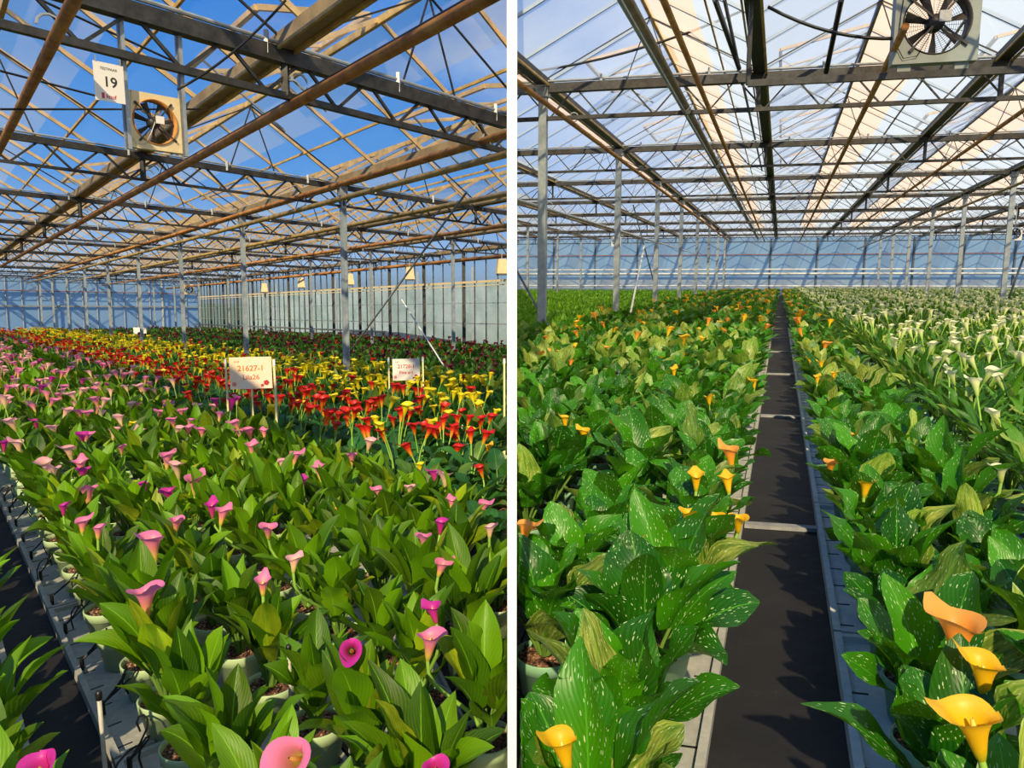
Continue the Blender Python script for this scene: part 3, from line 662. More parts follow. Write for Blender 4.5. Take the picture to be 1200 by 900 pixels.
    if posts:
        for (x, z0, z1) in posts:
            b = MB(); b.box((x - .014, -D * .5 - .03, z0), (x + .014, -D * .5, z1)); b.box((x - .014, -D * .5 - .03, z0), (x - .010, -D * .5 + .02, z1)); b.obj('mounting_post', M['steel'], root)
    else:
        if not bracket and not small: pass
    tag(root, label, 'fan'); return root
sF = HL.t0 + .1
t_, z_ = HL.on_s(180, 144, sF); zg = HL.H - .1
fan(HL, 180, 144, sF, .36, 'cream square fan with dark blades hanging between two grey posts in the pink calla hall', M['cream'], posts=[(-.185, -.20, zg - z_ + .02), (.185, -.20, zg - z_ + .05)])
fan(HR, 1096, 27, 8.8, .81, 'large pale grey square fan on a cross rail under the roof above the white callas', M['greypaint'], bracket=True)
_t, _z = HR.on_s(1096, 27, 8.8); b = MB(); hbar(b, HR, (8.8, HR.g0, _z - .405 - .10), (8.8, HR.g0 + HR.bay, _z - .405 - .10), .05, .07)
for _tt in (HR.g0, HR.g0 + HR.bay): hbar(b, HR, (8.8, _tt, _z - .52), (8.8, _tt, HR.H + .03), .04, .04)
tag(b.obj('fan_rail', M['steel_dark']), 'dark cross rail between two gutters carrying the large pale grey fan', 'rail')
fan(HR, 722, 283, 33.5, .42, 'small white fan hanging far off behind the second column of the spotted callas', M['whitepipe'], small=True)
fan(HR, 1189, 274, 33.5, .52, 'small white fan hanging far off beside the column in the white callas', M['whitepipe'], small=True)
fan(HL, 221, 339, 40.0, .55, 'small cream fan hanging at the far corner of the pink calla hall', M['cream'], small=True)
# heater boxes: a tapered cream box under a pipe
for i, (px, py) in enumerate(((310, 337), (353, 331), (410, 327), (480, 320), (588, 312))):
    tt = HL.st(595, 296, 2.85)[1]; s, z = HL.on_t(px, py, tt); p = HL.P(s, tt, 0); z = z - 0
    root = bpy.data.objects.new('hanging_box', None); COL.objects.link(root); root.location = HL.P(s, tt, z); root.rotation_euler = facing(HL, -.6)
    if root.location.x > -.22: root.location.x = -.22
    a_, b_, c_ = .09, .135, .17
    b = MB(); b.hexa([(-b_, -.1, -c_), (b_, -.1, -c_), (b_, .1, -c_), (-b_, .1, -c_), (-a_, -.08, c_), (a_, -.08, c_), (a_, .08, c_), (-a_, .08, c_)]); b.obj('hood', M['cream'], root)
    b = MB(); b.box((-b_ * .8, -.08, -c_ - .05), (b_ * .8, .08, -c_)); b.obj('outlet', M['post'], root)
    b = MB(); b.bar((0, 0, c_), (0, 0, c_ + .18), .02); b.obj('hanger', M['steel'], root)
    tag(root, f'cream tapered box hanging from the thick orange pipe, {ORD[i]} from the far corner', 'heater box', 'hanging cream boxes')

# row signs ----------------------------------------------------------
def flower_print(mb, x, z, r, y=-.0035):
    for q in np.linspace(0, 2 * pi, 5, endpoint=False):
        c = (x + cos(q) * r * .55, z + sin(q) * r * .55); V = [(c[0] + cos(a) * r * .5, y, c[1] + sin(a) * r * .5) for a in np.linspace(0, 2 * pi, 8, endpoint=False)]
        mb.add(V, [(0, 1, 2, 3), (0, 3, 4, 7), (4, 5, 6, 7)])
# number board
sS = HL.t0 - .02; t_, z_ = HL.on_s(128, 97, sS)
root = bpy.data.objects.new('number_sign', None); COL.objects.link(root); root.location = HL.P(sS, t_, z_); root.rotation_euler = facing(HL)
b = MB(); b.box((-.088, -.003, -.115), (.088, 0, .115)); b.obj('board', M['paper'], root)
text_me('19', .085, M['ink'], 'number', root, (.005, -.0035, .0), bold=.003)
text_me('TESTPAAR', .022, M['ink'], 'small_print', root, (0, -.0035, .078)); text_me('knuf', .034, M['redink'], 'logo', root, (.005, -.0035, -.085), bold=.001)
b = MB(); b.box((-.05, -.0045, -.1), (-.034, -.003, -.066)); b.obj('logo_mark', M['redink'], root)
b = MB(); b.box((-.075, -.006, .115), (-.069, .004, .15)); b.box((.069, -.006, .115), (.075, .004, .15)); b.obj('hanger', M['steel'], root)
tag(root, 'white plastic board with the number 19 hanging from the truss beside the fan', 'sign')
def row_sign(cx, cy, wpx, tpl, z_top, l1, l2, card, ink, label, stakes):
    tt = tpl; s, z = HL.on_t(cx, cy, tt); p = HL.P(s, tt, z); dist = np.linalg.norm(p - np.array([0, 0, CAMZ])); W = wpx / F * dist * 1.05; Hh = W * .80
    root = bpy.data.objects.new('row_sign', None); COL.objects.link(root); root.location = p; root.rotation_euler = Euler((0, 0, .25))
    b = MB(); b.box((-W / 2, -.003, -Hh / 2), (W / 2, 0, Hh / 2)); b.obj('card', card, root)
    text_me(l1, W * .19, ink, 'upper_line', root, (0, -.0035, Hh * .14), bold=W * .003); text_me(l2, W * .17, ink, 'lower_line', root, (0, -.0035, -Hh * .14), bold=W * .004)
    text_me('knuf', W * .075, M['redink'], 'logo', root, (-W * .33, -.0035, Hh * .36)); text_me('rij 2 - pad', W * .055, M['ink'], 'small_print', root, (W * .28, -.0035, Hh * .37)) if False else None
    b = MB(); flower_print(b, W * .36, -Hh * .32, W * .07); flower_print(b, W * .26, -Hh * .40, W * .04); b.obj('flower_print', M['redink'], root)
    b = MB(); flower_print(b, -W * .40, -Hh * .34, W * .06); b.obj('flower_print', M['pinkink'], root)
    b = MB(); zb = -(z - .05)
    b.box((-W * .02, .004, zb + .0), (W * .02, .016, Hh * .3)); b.obj('back_stake', M['lath'], root)
    tag(root, label, 'sign')
    for (sx_, st_, lb) in stakes:
        s2, z2 = HL.on_t(sx_, st_, tt); q = HL.P(s2, tt, 0); r2 = bpy.data.objects.new('marker_lath', None); COL.objects.link(r2); r2.location = q
        b = MB(); b.box((-.009, -.006, 0), (.009, .006, z2)); b.obj('lath', M['lath'], r2)
        b = MB(); b.box((-.011, -.008, z2 - .05), (.011, .008, z2 + .004)); b.obj('cap', M['whitepipe'], r2); tag(r2, lb, 'stake')
row_sign(294, 437, 42, 2.45, 0, '21627-1', 'Lila26', M['paperwarm'], M['orangeink'], 'warm cream row sign printed 21627-1 standing among the red callas', [(266, 421, 'yellow lath standing beside the cream row sign, towards the fan'), (323, 421, 'yellow lath standing beside the cream row sign, towards the columns')])
row_sign(476, 433, 30, 4.6, 0, '21728-1', 'Fire art', M['paper'], M['redink'], 'smaller white row sign printed 21728-1 standing among the yellow callas', [(456, 419, 'yellow lath beside the smaller white row sign, nearer the cream sign'), (496, 418, 'yellow lath beside the smaller white row sign, nearer the big column'), (591, 420, 'yellow lath standing against the white partition among yellow callas')])
# small tag
s, z = HL.on_t(164, 387, 7.5); b = MB(); b.box((-.28, -.01, -.2), (.28, 0, .2)); o = b.obj('row_card', M['paper']); o.location = HL.P(min(s, 36), 7.5, .62); tag(o, 'tiny pale card far off standing at the edge of the maroon callas', 'sign')

# ------------------------------------------------------------------ plants: leaves, flowers, pots
def grid_q(nr, nc):
    i, j = np.meshgrid(np.arange(nr - 1), np.arange(nc - 1), indexing='ij'); a = (i * nc + j).ravel()
    return np.stack([a, a + 1, a + nc + 1, a + nc], 1)
class Cloud:
    def __init__(s): s.V = []; s.Q = []; s.UV = []; s.LC = []; s.MI = []; s.n = 0
    def add(s, V, Q, UV, LC, mi=0):
        s.V.append(V); s.Q.append(Q + s.n); s.UV.append(UV); s.LC.append(LC); s.MI.append(np.full(len(Q), mi, np.int32)); s.n += len(V)
    def cat(s): return [np.concatenate(x) for x in (s.V, s.Q, s.UV, s.LC, s.MI)]
SH = {'lance': (.62, .95), 'ovate': (.36, .72), 'narrow': (.55, .95)}
def leaf(c, rg, L, W, az, el0, bend, pet, shape, lod, tint, yel, r0=.012, petr=.0055, fold=.35, wave=.10, twist=0):
    nl, nw = ((11, 2), (6, 1), (4, 1))[lod]; npt = (4, 3, 2)[lod]
    a = np.concatenate([np.linspace(0, pet, npt + 1)[:-1], pet + np.linspace(0, L, nl)]); tot = pet + L
    el = el0 - bend * (a / tot) ** 1.8 - .0
    ca = np.array([cos(az), sin(az), 0]); zz = np.array([0, 0, 1.])
    T = np.cos(el)[:, None] * ca + np.sin(el)[:, None] * zz
    da = np.diff(a, prepend=0); C = np.cumsum(T * da[:, None], 0) + ca * r0
    sway = rg.normal(0, .03) * (a / tot) ** 2; hv = np.array([-sin(az), cos(az), 0]); C = C + sway[:, None] * hv
    B = C[npt:]; TB = T[npt:]; v = np.linspace(0, 1, nl)
    p, q = SH[shape]; wv = (v + .02) ** p * (1 - v * .995) ** q; wv = wv / wv.max() * W / 2
    tw = twist * v; nrm = np.cross(hv, TB) * -1.; nrm = np.where((nrm[:, 2] < 0)[:, None], nrm, nrm)
    n0 = np.cross(TB, hv); side = hv[None] * np.cos(tw)[:, None] + n0 * np.sin(tw)[:, None]; nn = np.cross(TB, side)
    x = np.linspace(-1, 1, 2 * nw + 1); ph = rg.uniform(0, 6.28); ph2 = rg.uniform(0, 6.28); fr = rg.uniform(7, 11)
    up = (np.abs(x)[None] ** 1.2) * wv[:, None] * sin(fold)
    wob = wave * W * (x[None] ** 2) * np.where(x[None] > 0, np.sin(v[:, None] * fr + ph), np.sin(v[:, None] * fr + ph2)) * np.sin(pi * v)[:, None]
    V = B[:, None] + side[:, None] * (x[None] * wv[:, None] * cos(fold))[..., None] - nn[:, None] * (-(up + wob))[..., None] * (1 if True else -1)
    V = V.reshape(-1, 3); UV = np.stack(np.broadcast_arrays(x[None] * .5 + .5, v[:, None]), -1).reshape(-1, 2)
    c.add(V, grid_q(nl, 2 * nw + 1), UV, np.tile([tint, yel, 0, 1.], (len(V), 1)))
    if lod < 2:
        PV, PQ = tube(C[:npt + 1], np.linspace(petr * 1.25, petr * .8, npt + 1), 5 if lod == 0 else 3, False)
        c.add(PV, PQ, np.full((len(PV), 2), .5), np.tile([tint, 0, 1, 1.], (len(PV), 1)))
    elif lod == 2:
        w2 = petr * 1.3; V2 = np.array([C[0] - hv * w2, C[0] + hv * w2, C[npt] + hv * w2, C[npt] - hv * w2])
        c.add(V2, np.array([[0, 1, 2, 3]]), np.full((4, 2), .5), np.tile([tint, 0, 1, 1.], (4, 1)))
def foliage(kind, seed, lod):
    rg = np.random.default_rng(seed); c = Cloud(); g = rg.uniform
    if kind == 'lance': n = (14, 11, 9)[lod]
    elif kind == 'ovate': n = (14, 12, 10)[lod]
    elif kind == 'blue': n = (16, 12, 9)[lod]
    else: n = (24, 18, 12)[lod]
    fat = (1, 1.08, 1.35)[lod]
    for i in range(n):
        f = (i + .5) / n; az = i * 2.4 + g(-.4, .4); tint = g(0, 1) ** 1.6; yel = g(.3, 1.0) if g() < .16 else g(0, .12)
        if kind == 'lance':
            out_ = f ** .8; leaf(c, rg, g(.18, .27), g(.085, .14) * fat, az, radians(90 - 21 * out_ + g(-6, 6)), radians(g(4, 34) + 46 * out_ * g(0, 1)), g(.10, .19) * (1.12 - .45 * f), 'lance', lod, tint, yel * .8, fold=g(.25, .6), wave=g(.03, .13), twist=g(-.7, .7), petr=.006)
        elif kind == 'blue':
            out_ = f; leaf(c, rg, g(.15, .21), g(.09, .13) * fat, az, radians(86 - 30 * out_ + g(-6, 6)), radians(g(50, 85)), g(.14, .22) * (1.1 - .5 * f), 'ovate', lod, tint, yel * .3, fold=g(.1, .4), wave=g(.05, .15), twist=g(-.5, .5))
        elif kind == 'ovate':
            out_ = f; y2 = g(.3, .9) if g() < (.16, .18, .22)[lod] else 0
            leaf(c, rg, g(.14, .225), g(.085, .15) * fat, az, radians(87 - 30 * out_ + g(-7, 7)), radians(g(12, 45) + 35 * out_ * g(0, 1)), g(.08, .165) * (1.12 - .5 * f), 'ovate', lod, tint, y2, fold=g(.12, .5), wave=g(.07, .22), twist=g(-.7, .7), petr=.005)
        elif kind == 'narrow':
            out_ = f; y2 = g(.5, 1.0) if g() < .22 else 0
            leaf(c, rg, g(.17, .25), g(.035, .062) * fat, az, radians(88 - 24 * out_ + g(-5, 5)), radians(g(20, 75)), g(.13, .22) * (1.1 - .5 * f), 'narrow', lod, tint, y2, fold=g(.1, .5), wave=g(.1, .35), twist=g(-1.2, 1.2), petr=.0032)
        else:
            leaf(c, rg, g(.14, .22), g(.03, .05) * fat, az, radians(86 - 20 * f), radians(g(15, 50)), g(.05, .10), 'narrow', lod, tint, 0, fold=g(.2, .5), wave=.1)
    V, Q, UV, LC, MI = c.cat(); V = V + np.array([0, 0, POTZ[kind]]); return V, Q, UV, LC
POTZ = {'lance': .13, 'blue': .13, 'ovate': .105, 'narrow': .105, 'young': .09}
def spathe(rg, lod, H=.115, R=.042, twist=0, face=0):
    nt_, nv = ((26, 10), (12, 5), (7, 3))[lod]
    th = np.linspace(-pi * 1.08, pi * 1.08, nt_)[None]; v = np.linspace(0, 1, nv)[:, None]
    tip = np.exp(-(th / .42) ** 2); back = np.exp(-((np.abs(th) - pi) / .8) ** 2)
    ov = 1 + .05 * th / pi
    rad = (.006 + (.40 * R) * v ** .75 + (.60 * R) * v ** 4.0) * ov * (1 + .25 * tip * v ** 4 - .18 * back * v ** 3)
    wob = 1 + .08 * np.sin(2 * th + rg.uniform(0, 6)) * v ** 3
    z = H * (v * (1 - .20 * back * v)) - .15 * H * np.clip(v - .80, 0, 1) / .20 * (1 - tip * 1.4) * .6
    z = z + .30 * H * tip * v ** 3 * rg.uniform(.3, 1)
    x = rad * wob * np.cos(th); y = rad * wob * np.sin(th) * .95
    V = np.stack(np.broadcast_arrays(x, y, z), -1).reshape(-1, 3)
    UV = np.stack(np.broadcast_arrays(th / 7 + .5, v), -1).reshape(-1, 2)
    return V, grid_q(nv, nt_), UV
def rot_to(V, tilt, az, yaw):
    Rm = np.array(Euler((0, tilt, 0)).to_matrix()); Rz = np.array(Matrix.Rotation(az, 3, 'Z')); Ry = np.array(Matrix.Rotation(yaw, 3, 'Z'))
    return V @ (Rz @ Rm @ Ry).T
def curve_pts(p0, p1, d1, n=7):
    t = np.linspace(0, 1, n)[:, None]; L = np.linalg.norm(p1 - p0); a = p0 + np.array([0, 0, .45 * L]); b = p1 - d1 * .35 * L
    return (1 - t) ** 3 * p0 + 3 * (1 - t) ** 2 * t * a + 3 * (1 - t) * t * t * b + t ** 3 * p1
def flower_set(seed, lod, hgt, R=.042, H=.115, tilt=None):
    """spathe, spadix, stem arrays in the plant's own coordinates"""
    rg = np.random.default_rng(seed); az = rg.uniform(0, 6.28); off = rg.uniform(.02, .09); tl = rg.uniform(.1, .55) if tilt is None else tilt
    V, Q, UV = spathe(rg, lod, H * rg.uniform(.85, 1.15), R * rg.uniform(.85, 1.15))
    V = rot_to(V, tl, az, rg.uniform(-.6, .6)); p = np.array([cos(az) * off, sin(az) * off, hgt]); d = np.array([sin(tl) * cos(az), sin(tl) * sin(az), cos(tl)])
    stem = curve_pts(np.array([0, 0, .1]), p, d, (9, 5, 3)[lod]); SV, SQ = tube(stem, np.linspace(.006, .0048, len(stem)), (8, 4, 3)[lod], False)
    XV, XQ = tube([p + d * H * f for f in (.12, .3, .5, .66)], [.004, .005, .0045, .0015], 6, False)
    return (V + p, Q, UV), (SV, SQ), (XV, XQ)
def merge_flower(fs, name, mat):
    (V, Q, UV), (SV, SQ), _ = fs
    return build(name, np.vstack([V, SV]), np.vstack([Q, SQ + len(V)]), [mat, M['stem']], np.r_[np.zeros(len(Q)), np.ones(len(SQ))], uv=np.vstack([UV, np.zeros((len(SV), 2))]))
def pot_mesh(mat, r, h):
    b = MB(); b.lathe([(.001, 0), (r * .74, 0), (r * .90, h * .72), (r * .97, h * .73), (r, h * .98), (r * .985, h), (r * .94, h), (r * .92, h * .86), (r * .90, h * .70)], 28); return b.mesh('pot', mat, True)
def soil_mesh(r, h, seed=1):
    rg = np.random.default_rng(seed); b = MB(); prof = [(r * .91 * f, h * (.84 + .05 * (1 - f))) for f in np.linspace(1, .02, 9)]; b.lathe(prof, 28)
    b.V[0][:, 2] += rg.normal(0, .0028, len(b.V[0]))
    for _ in range(70):
        q, rr = rg.uniform(0, 6.28), r * .88 * math.sqrt(rg.uniform()); c = np.array([rr * cos(q), rr * sin(q), h * .88 + rg.uniform(0, .006)]); d = rg.normal(0, 1, 3); d[2] *= .35; d /= np.linalg.norm(d)
        b.bar(c - d * .006, c + d * .006, rg.uniform(.003, .006), .002)
    return b.mesh('soil', M['soil'])
POT = {'L': (.092, .135), 'R': (.078, .11)}
pot_me = {'L': pot_mesh(M['potlight'], *POT['L']), 'R': pot_mesh(M['pot'], *POT['R'])}
soil_me = {'L': soil_mesh(*POT['L']), 'R': soil_mesh(*POT['R'], 2)}
LEAFM = {'lance': 'leaf', 'blue': 'leafblue', 'ovate': 'leafspot', 'narrow': 'leafwhite', 'young': 'leafyoung', 'dark': 'leafdark'}
FOL = {}; FOLM = {}
for kd in ('lance', 'blue', 'ovate', 'narrow', 'young'):
    for lod in (0, 1, 2):
        for sd_ in range((9, 5, 5)[lod]):
            A = foliage(kd, 100 * (lod + 1) + sd_ + hash(kd) % 1 + {'lance': 1000, 'blue': 2000, 'ovate': 3000, 'narrow': 4000, 'young': 5000}[kd], lod); FOL[kd, lod, sd_] = A
def small_pot(kd):
    r = .085 if kd in ('lance', 'blue') else .072; h_ = POTZ[kd] + .005; a = np.linspace(0, 2 * pi, 10, endpoint=False); V = []
    for q, z in ((r * .74, -.028), (r, h_), (r * .93, h_), (r * .9, h_ - .02), (.002, h_ - .018)): V += [(q * cos(x), q * sin(x), z) for x in a]
    Q = np.array([(j * 10 + i, j * 10 + (i + 1) % 10, (j + 1) * 10 + (i + 1) % 10, (j + 1) * 10 + i) for j in range(4) for i in range(10)])
    return np.array(V), Q, np.repeat([1, 1, 1, 2], 10)
def fol_mesh(kd, lod, sd_, mat):
    k = (kd, lod, sd_, mat)
    if k not in FOLM:
        V, Q, UV, LC = FOL[kd, lod, sd_]
        if lod == 0 or k[1] == 0: FOLM[k] = build('foliage', V, Q, M[mat], uv=UV, lc=LC)
        else:
            PV, PQ, PM = small_pot(kd); FOLM[k] = build('foliage', np.vstack([V, PV]), np.vstack([Q, PQ + len(V)]), [M[mat], M['potlight' if kd in ('lance', 'blue', 'young') else 'pot'], M['soil']], np.r_[np.zeros(len(Q)), PM], uv=np.vstack([UV, np.zeros((len(PV), 2))]), lc=np.vstack([LC, np.zeros((len(PV), 4))]))
    return FOLM[k]
# each kind: foliage, leaf material, flower materials with weights, flower height, chance
KINDS = {
 'pink_calla_lily': dict(f='lance', m='leaf', fl=[('f_pink', .45), ('f_pale', .50), ('f_magenta', .05)], hz=(.46, .56), p=.62, txt='pink'),
 'red_calla_lily': dict(f='blue', m='leafblue', fl=[('f_red', .85), ('f_yellow', .15)], hz=(.44, .56), p=2.1, txt='red'),
 'yellow_calla_lily': dict(f='lance', m='leafblue', fl=[('f_yellow', .86), ('f_red', .14)], hz=(.44, .56), p=2.6, txt='yellow'),
 'maroon_calla_lily': dict(f='lance', m='leafdark', fl=[('f_dark', .93), ('f_red', .07)], hz=(.44, .54), p=.5, txt='maroon'),
 'spotted_calla_lily': dict(f='ovate', m='leafspot', fl=[('f_orange', .7), ('f_amber', .3)], hz=(.34, .42), p=.10, txt='orange'),
 'white_calla_lily': dict(f='narrow', m='leafwhite', fl=[('f_white', 1)], hz=(.40, .50), p=.85, txt='white'),
 'young_calla_plant': dict(f='young', m='leafyoung', fl=[('f_white', 1)], hz=(.3, .35), p=0, txt='young'),
}
# ---- where the pots stand
def screen(P):
    d = P - np.array([0, 0, CAMZ]); c, s = cos(PITCH), sin(PITCH); zf = d[1] * c - d[2] * s; yu = d[1] * s + d[2] * c
    if zf < .3: return None
    return 600 + F * d[0] / zf, 450 - F * yu / zf, zf
CAND = []
def rows(h, tag_, start, sign, nrows, pitch, trayp, s_at, kind_of, bed):
    for r in range(nrows):
        t = start + sign * ((r // 2) * trayp + (r % 2) * pitch + pitch / 2)
        s = .5 + (r % 2) * .13; j = 0
        while s < h.swall - .8:
            step = pitch if s < 12 else (pitch * 1.2 if s < 22 else pitch * 1.5 if s < 36 else pitch * 1.9)
            skip = (s >= 12 and s < 30 and r % 5 == 4 and r > 3) or (s >= 30 and r % 2 == 1 and r > 1)
            if not skip:
                p = h.P(s, t + random.uniform(-.015, .015), .03); sp = screen(h.P(s, t, .3))
                if sp and -260 < sp[0] < 1460 and sp[1] < 1400 and p[0] * h.side > .05:
                    kd = kind_of(t, s)
                    if kd: CAND.append(dict(h=h, k=kd, s=s, t=t, r=r, j=j, p=p, d=np.linalg.norm(p - np.array([0, 0, CAMZ])), bed=bed, side=tag_, big=1 if s < 22 else (1.15 if s < 36 else 1.35)))
                    j += 1
            s += step * random.uniform(.97, 1.03)
def kL(t, s):
    if t > 13.7: return None
    t = t + random.gauss(0, .10)
    return 'pink_calla_lily' if t < 2.45 else 'red_calla_lily' if t < 3.9 else 'yellow_calla_lily' if t < 6.0 else 'maroon_calla_lily'
rows(HL, 'L', .42, 1, 40, .325, .69, 0, kL, 'off the black aisle')
rows(HL, 'L', .215, -1, 3, .31, .66, 0, lambda t, s: 'pink_calla_lily', 'across the black aisle')
rows(HR, 'R', -.12, -1, 11, .28, .64, 0, lambda t, s: 'spotted_calla_lily', 'between the black aisle and the partition')
rows(HR, 'R', .22, 1, 2, .27, .62, 0, lambda t, s: 'spotted_calla_lily', 'between the black aisle and the white callas')
rows(HR, 'R', .92, 1, 48, .29, .66, 0, lambda t, s: 'white_calla_lily' if s * .34 + 2.6 > t else None, 'beyond the two spotted rows')
rows(HR, 'R', -3.9, -1, 44, .34, .80, 0, lambda t, s: 'young_calla_plant', 'beyond the steel columns')
print('plants', len(CAND), {k: sum(c['k'] == k for c in CAND) for k in KINDS})

# flowers seen one by one: mouth position in the photograph, width there, colour, height above the floor, facing tilt
FL_L = [(177,630,29,'f_pink'),(170,692,33,'f_pink'),(228,560,24,'f_pink'),(262,598,17,'f_pink'),(248,591,15,'f_magenta'),(505,745,31,'f_pink'),(506,711,18,'f_magenta'),(314,617,18,'f_pink'),(196,575,17,'f_magenta'),
 (52,541,17,'f_pale'),(61,549,16,'f_pale'),(97,550,14,'f_magenta'),(80,525,18,'f_pale'),(94,541,15,'f_pink'),(102,573,20,'f_pink'),(74,592,10,'f_magenta'),(97,610,14,'f_pink'),(115,618,12,'f_pink'),(196,533,17,'f_pink'),(206,544,19,'f_pale'),(166,567,12,'f_magenta'),(207,609,16,'f_pink'),
 (134,503,18,'f_pale'),(154,496,13,'f_yellow'),(164,505,12,'f_pale'),(142,523,10,'f_pink'),(61,500,14,'f_pale'),(41,493,9,'f_magenta'),(17,493,12,'f_pale'),(5,518,10,'f_magenta'),(20,518,13,'f_pale'),(88,471,9,'f_pale'),(104,483,12,'f_pink'),(92,481,10,'f_pink'),(8,473,15,'f_pink'),
 (197,475,11,'f_pink'),(186,482,9,'f_pink'),(213,481,10,'f_pink'),(160,473,8,'f_pink'),(223,492,9,'f_pink'),(221,500,12,'f_pink'),(236,503,11,'f_pink'),(280,505,10,'f_pink'),(291,503,14,'f_pink'),(295,521,14,'f_pink'),
 (309,504,11,'f_pink'),(332,540,15,'f_pale'),(347,532,14,'f_pink'),(373,547,16,'f_pink'),(354,562,14,'f_magenta'),(412,533,14,'f_pink'),(434,516,15,'f_pale'),(442,573,12,'f_pink'),(480,570,11,'f_pale'),(508,553,14,'f_magenta'),(521,556,18,'f_pale'),(400,596,8,'f_orange'),(345,654,14,'f_pale'),
 (496,628,18,'f_pink'),(517,611,16,'f_magenta'),(519,660,12,'f_pink'),(568,590,15,'f_pink'),(574,617,12,'f_pale'),(529,585,10,'f_pink'),(308,680,12,'f_pink'),(64,419,6,'f_pink'),
 (537,523,14,'f_red'),(562,547,14,'f_red'),(572,523,10,'f_orange'),(492,544,12,'f_yellow'),(512,504,12,'f_red'),(473,488,14,'f_red'),(383,492,13,'f_red'),(460,490,11,'f_red'),(499,470,10,'f_red'),(447,470,10,'f_red'),(411,471,10,'f_red'),(551,476,11,'f_red'),(563,494,10,'f_red'),(434,475,9,'f_red'),(407,490,10,'f_red'),(423,490,9,'f_orange'),(485,472,12,'f_red'),(350,462,9,'f_red'),(367,480,9,'f_orange'),(342,475,10,'f_red')]
FL_R = [(855,527,22,'f_amber',.40),(816,556,19,'f_orange',.40),(852,559,16,'f_orange',.40),(808,600,23,'f_orange',.40),(838,605,18,'f_orange',.36),(865,607,12,'f_orange',.34),(737,636,26,'f_orange',.40),(618,615,16,'f_amber',.38),(726,499,17,'f_amber',.38),(662,489,11,'f_orange',.36),(684,504,10,'f_orange',.36),(831,465,8,'f_orange',.38),
 (993,509,14,'f_orange',.39),(974,541,9,'f_amber',.37),(1016,565,12,'f_orange',.37),(1172,548,12,'f_white',.42),(1122,728,48,'f_amber',.44),(1152,776,36,'f_orange',.42),(1138,838,48,'f_orange',.48),(657,866,16,'f_orange',.36),
 (633,413,11,'f_amber',.38),(650,412,11,'f_amber',.38),(662,411,8,'f_orange',.38),(676,406,11,'f_orange',.38),(670,422,8,'f_amber',.38),(709,407,9,'f_amber',.38),(735,368,7,'f_orange',.38),(776,420,11,'f_orange',.38),(790,432,10,'f_orange',.38),(792,411,9,'f_amber',.38),(802,414,9,'f_orange',.38),(720,385,7,'f_orange',.38),(823,396,7,'f_orange',.38),(822,386,8,'f_orange',.38),(847,385,8,'f_orange',.38),(802,367,6,'f_orange',.38),(821,367,6,'f_orange',.38),(822,353,7,'f_orange',.38),(849,361,6,'f_orange',.38),(883,446,9,'f_orange',.38),(875,431,9,'f_orange',.38),
 (950,393,9,'f_amber',.38),(949,419,7,'f_orange',.38),(962,424,6,'f_orange',.38),(978,437,8,'f_orange',.38),(958,441,5,'f_orange',.38),(931,383,6,'f_orange',.38),(980,385,5,'f_orange',.38)]
FACE = {(411,757): 1, (337,884): 2, (44,893): 1}
expl = []
for x, y, wpx, mt in FL_L: expl.append((HL, x, y, wpx, mt, .50 + (.04 if y > 600 else 0) if 'pi' in mt or mt in ('f_pale', 'f_magenta') else .47, 0))
for x, y, wpx, mt, z in FL_R: expl.append((HR, x, y, wpx, mt, z + (.05 if y < 700 else 0), 0))
expl += [(HL, 411, 762, 24, 'f_magenta', .52, 1.0), (HL, 337, 888, 46, 'f_pink', .55, .9), (HL, 44, 897, 34, 'f_magenta', .50, .5), (HL, 510, 899, 18, 'f_magenta', .44, .5)]
for c in CAND: c['fl'] = []
near = {h: [c for c in CAND if c['h'] is h and c['s'] < 14] for h in (HL, HR)}; posn = {h: np.array([c['p'] for c in near[h]]) for h in near}
nearR2 = None
for h, x, y, wpx, mt, z, tl in expl:
    s, t = h.st(x, y, z); P = h.P(s, t, z)
    if P[0] * h.side < .03 or s > 30: continue
    dd = np.linalg.norm(posn[h][:, :2] - P[:2], axis=1); i = int(dd.argmin())
    if dd[i] > .45: continue
    near[h][i]['fl'].append((P, wpx, mt, tl))
SPOT_YX = {}
# ---- sort each kind: the nearest 300 stand one by one, the rest grow in one mass
ORDW = ['nearest', 'second', 'third', 'fourth', 'fifth', 'sixth', 'seventh', 'eighth', 'ninth', 'tenth']
def pickmat(kd):
    r = random.random()
    for m_, w_ in KINDS[kd]['fl']:
        r -= w_
        if r < 0: return m_
    return KINDS[kd]['fl'][0][0]
FSET = {}
def fset_mesh(mt, lod, sd_, hz):
    k = (mt, lod, sd_, hz)
    if k not in FSET: FSET[k] = merge_flower(flower_set(500 + sd_, lod, hz, R=.031 if mt == 'f_white' else .042, tilt=None), 'flower', M[mt])
    return FSET[k]
def clamp_mesh(me, mat_w, side, m):
    """leaves that would cross the partition lie pressed against it"""
    n = len(me.vertices); co = np.empty(n * 3, np.float32); me.vertices.foreach_get('co', co); co = co.reshape(-1, 3)
    A = np.array(mat_w); W_ = co @ A[:3, :3].T + A[:3, 3]; bad = W_[:, 0] * side < m
    if not bad.any(): return me
    W_[bad, 0] = side * (m + (np.abs(W_[bad, 0]) % .004)); Ai = np.array(mat_w.inverted()); co = W_ @ Ai[:3, :3].T + Ai[:3, 3]
    me2 = me.copy(); me2.vertices.foreach_set('co', co.astype(np.float32).ravel()); me2.update(); return me2
spathe_me = {}
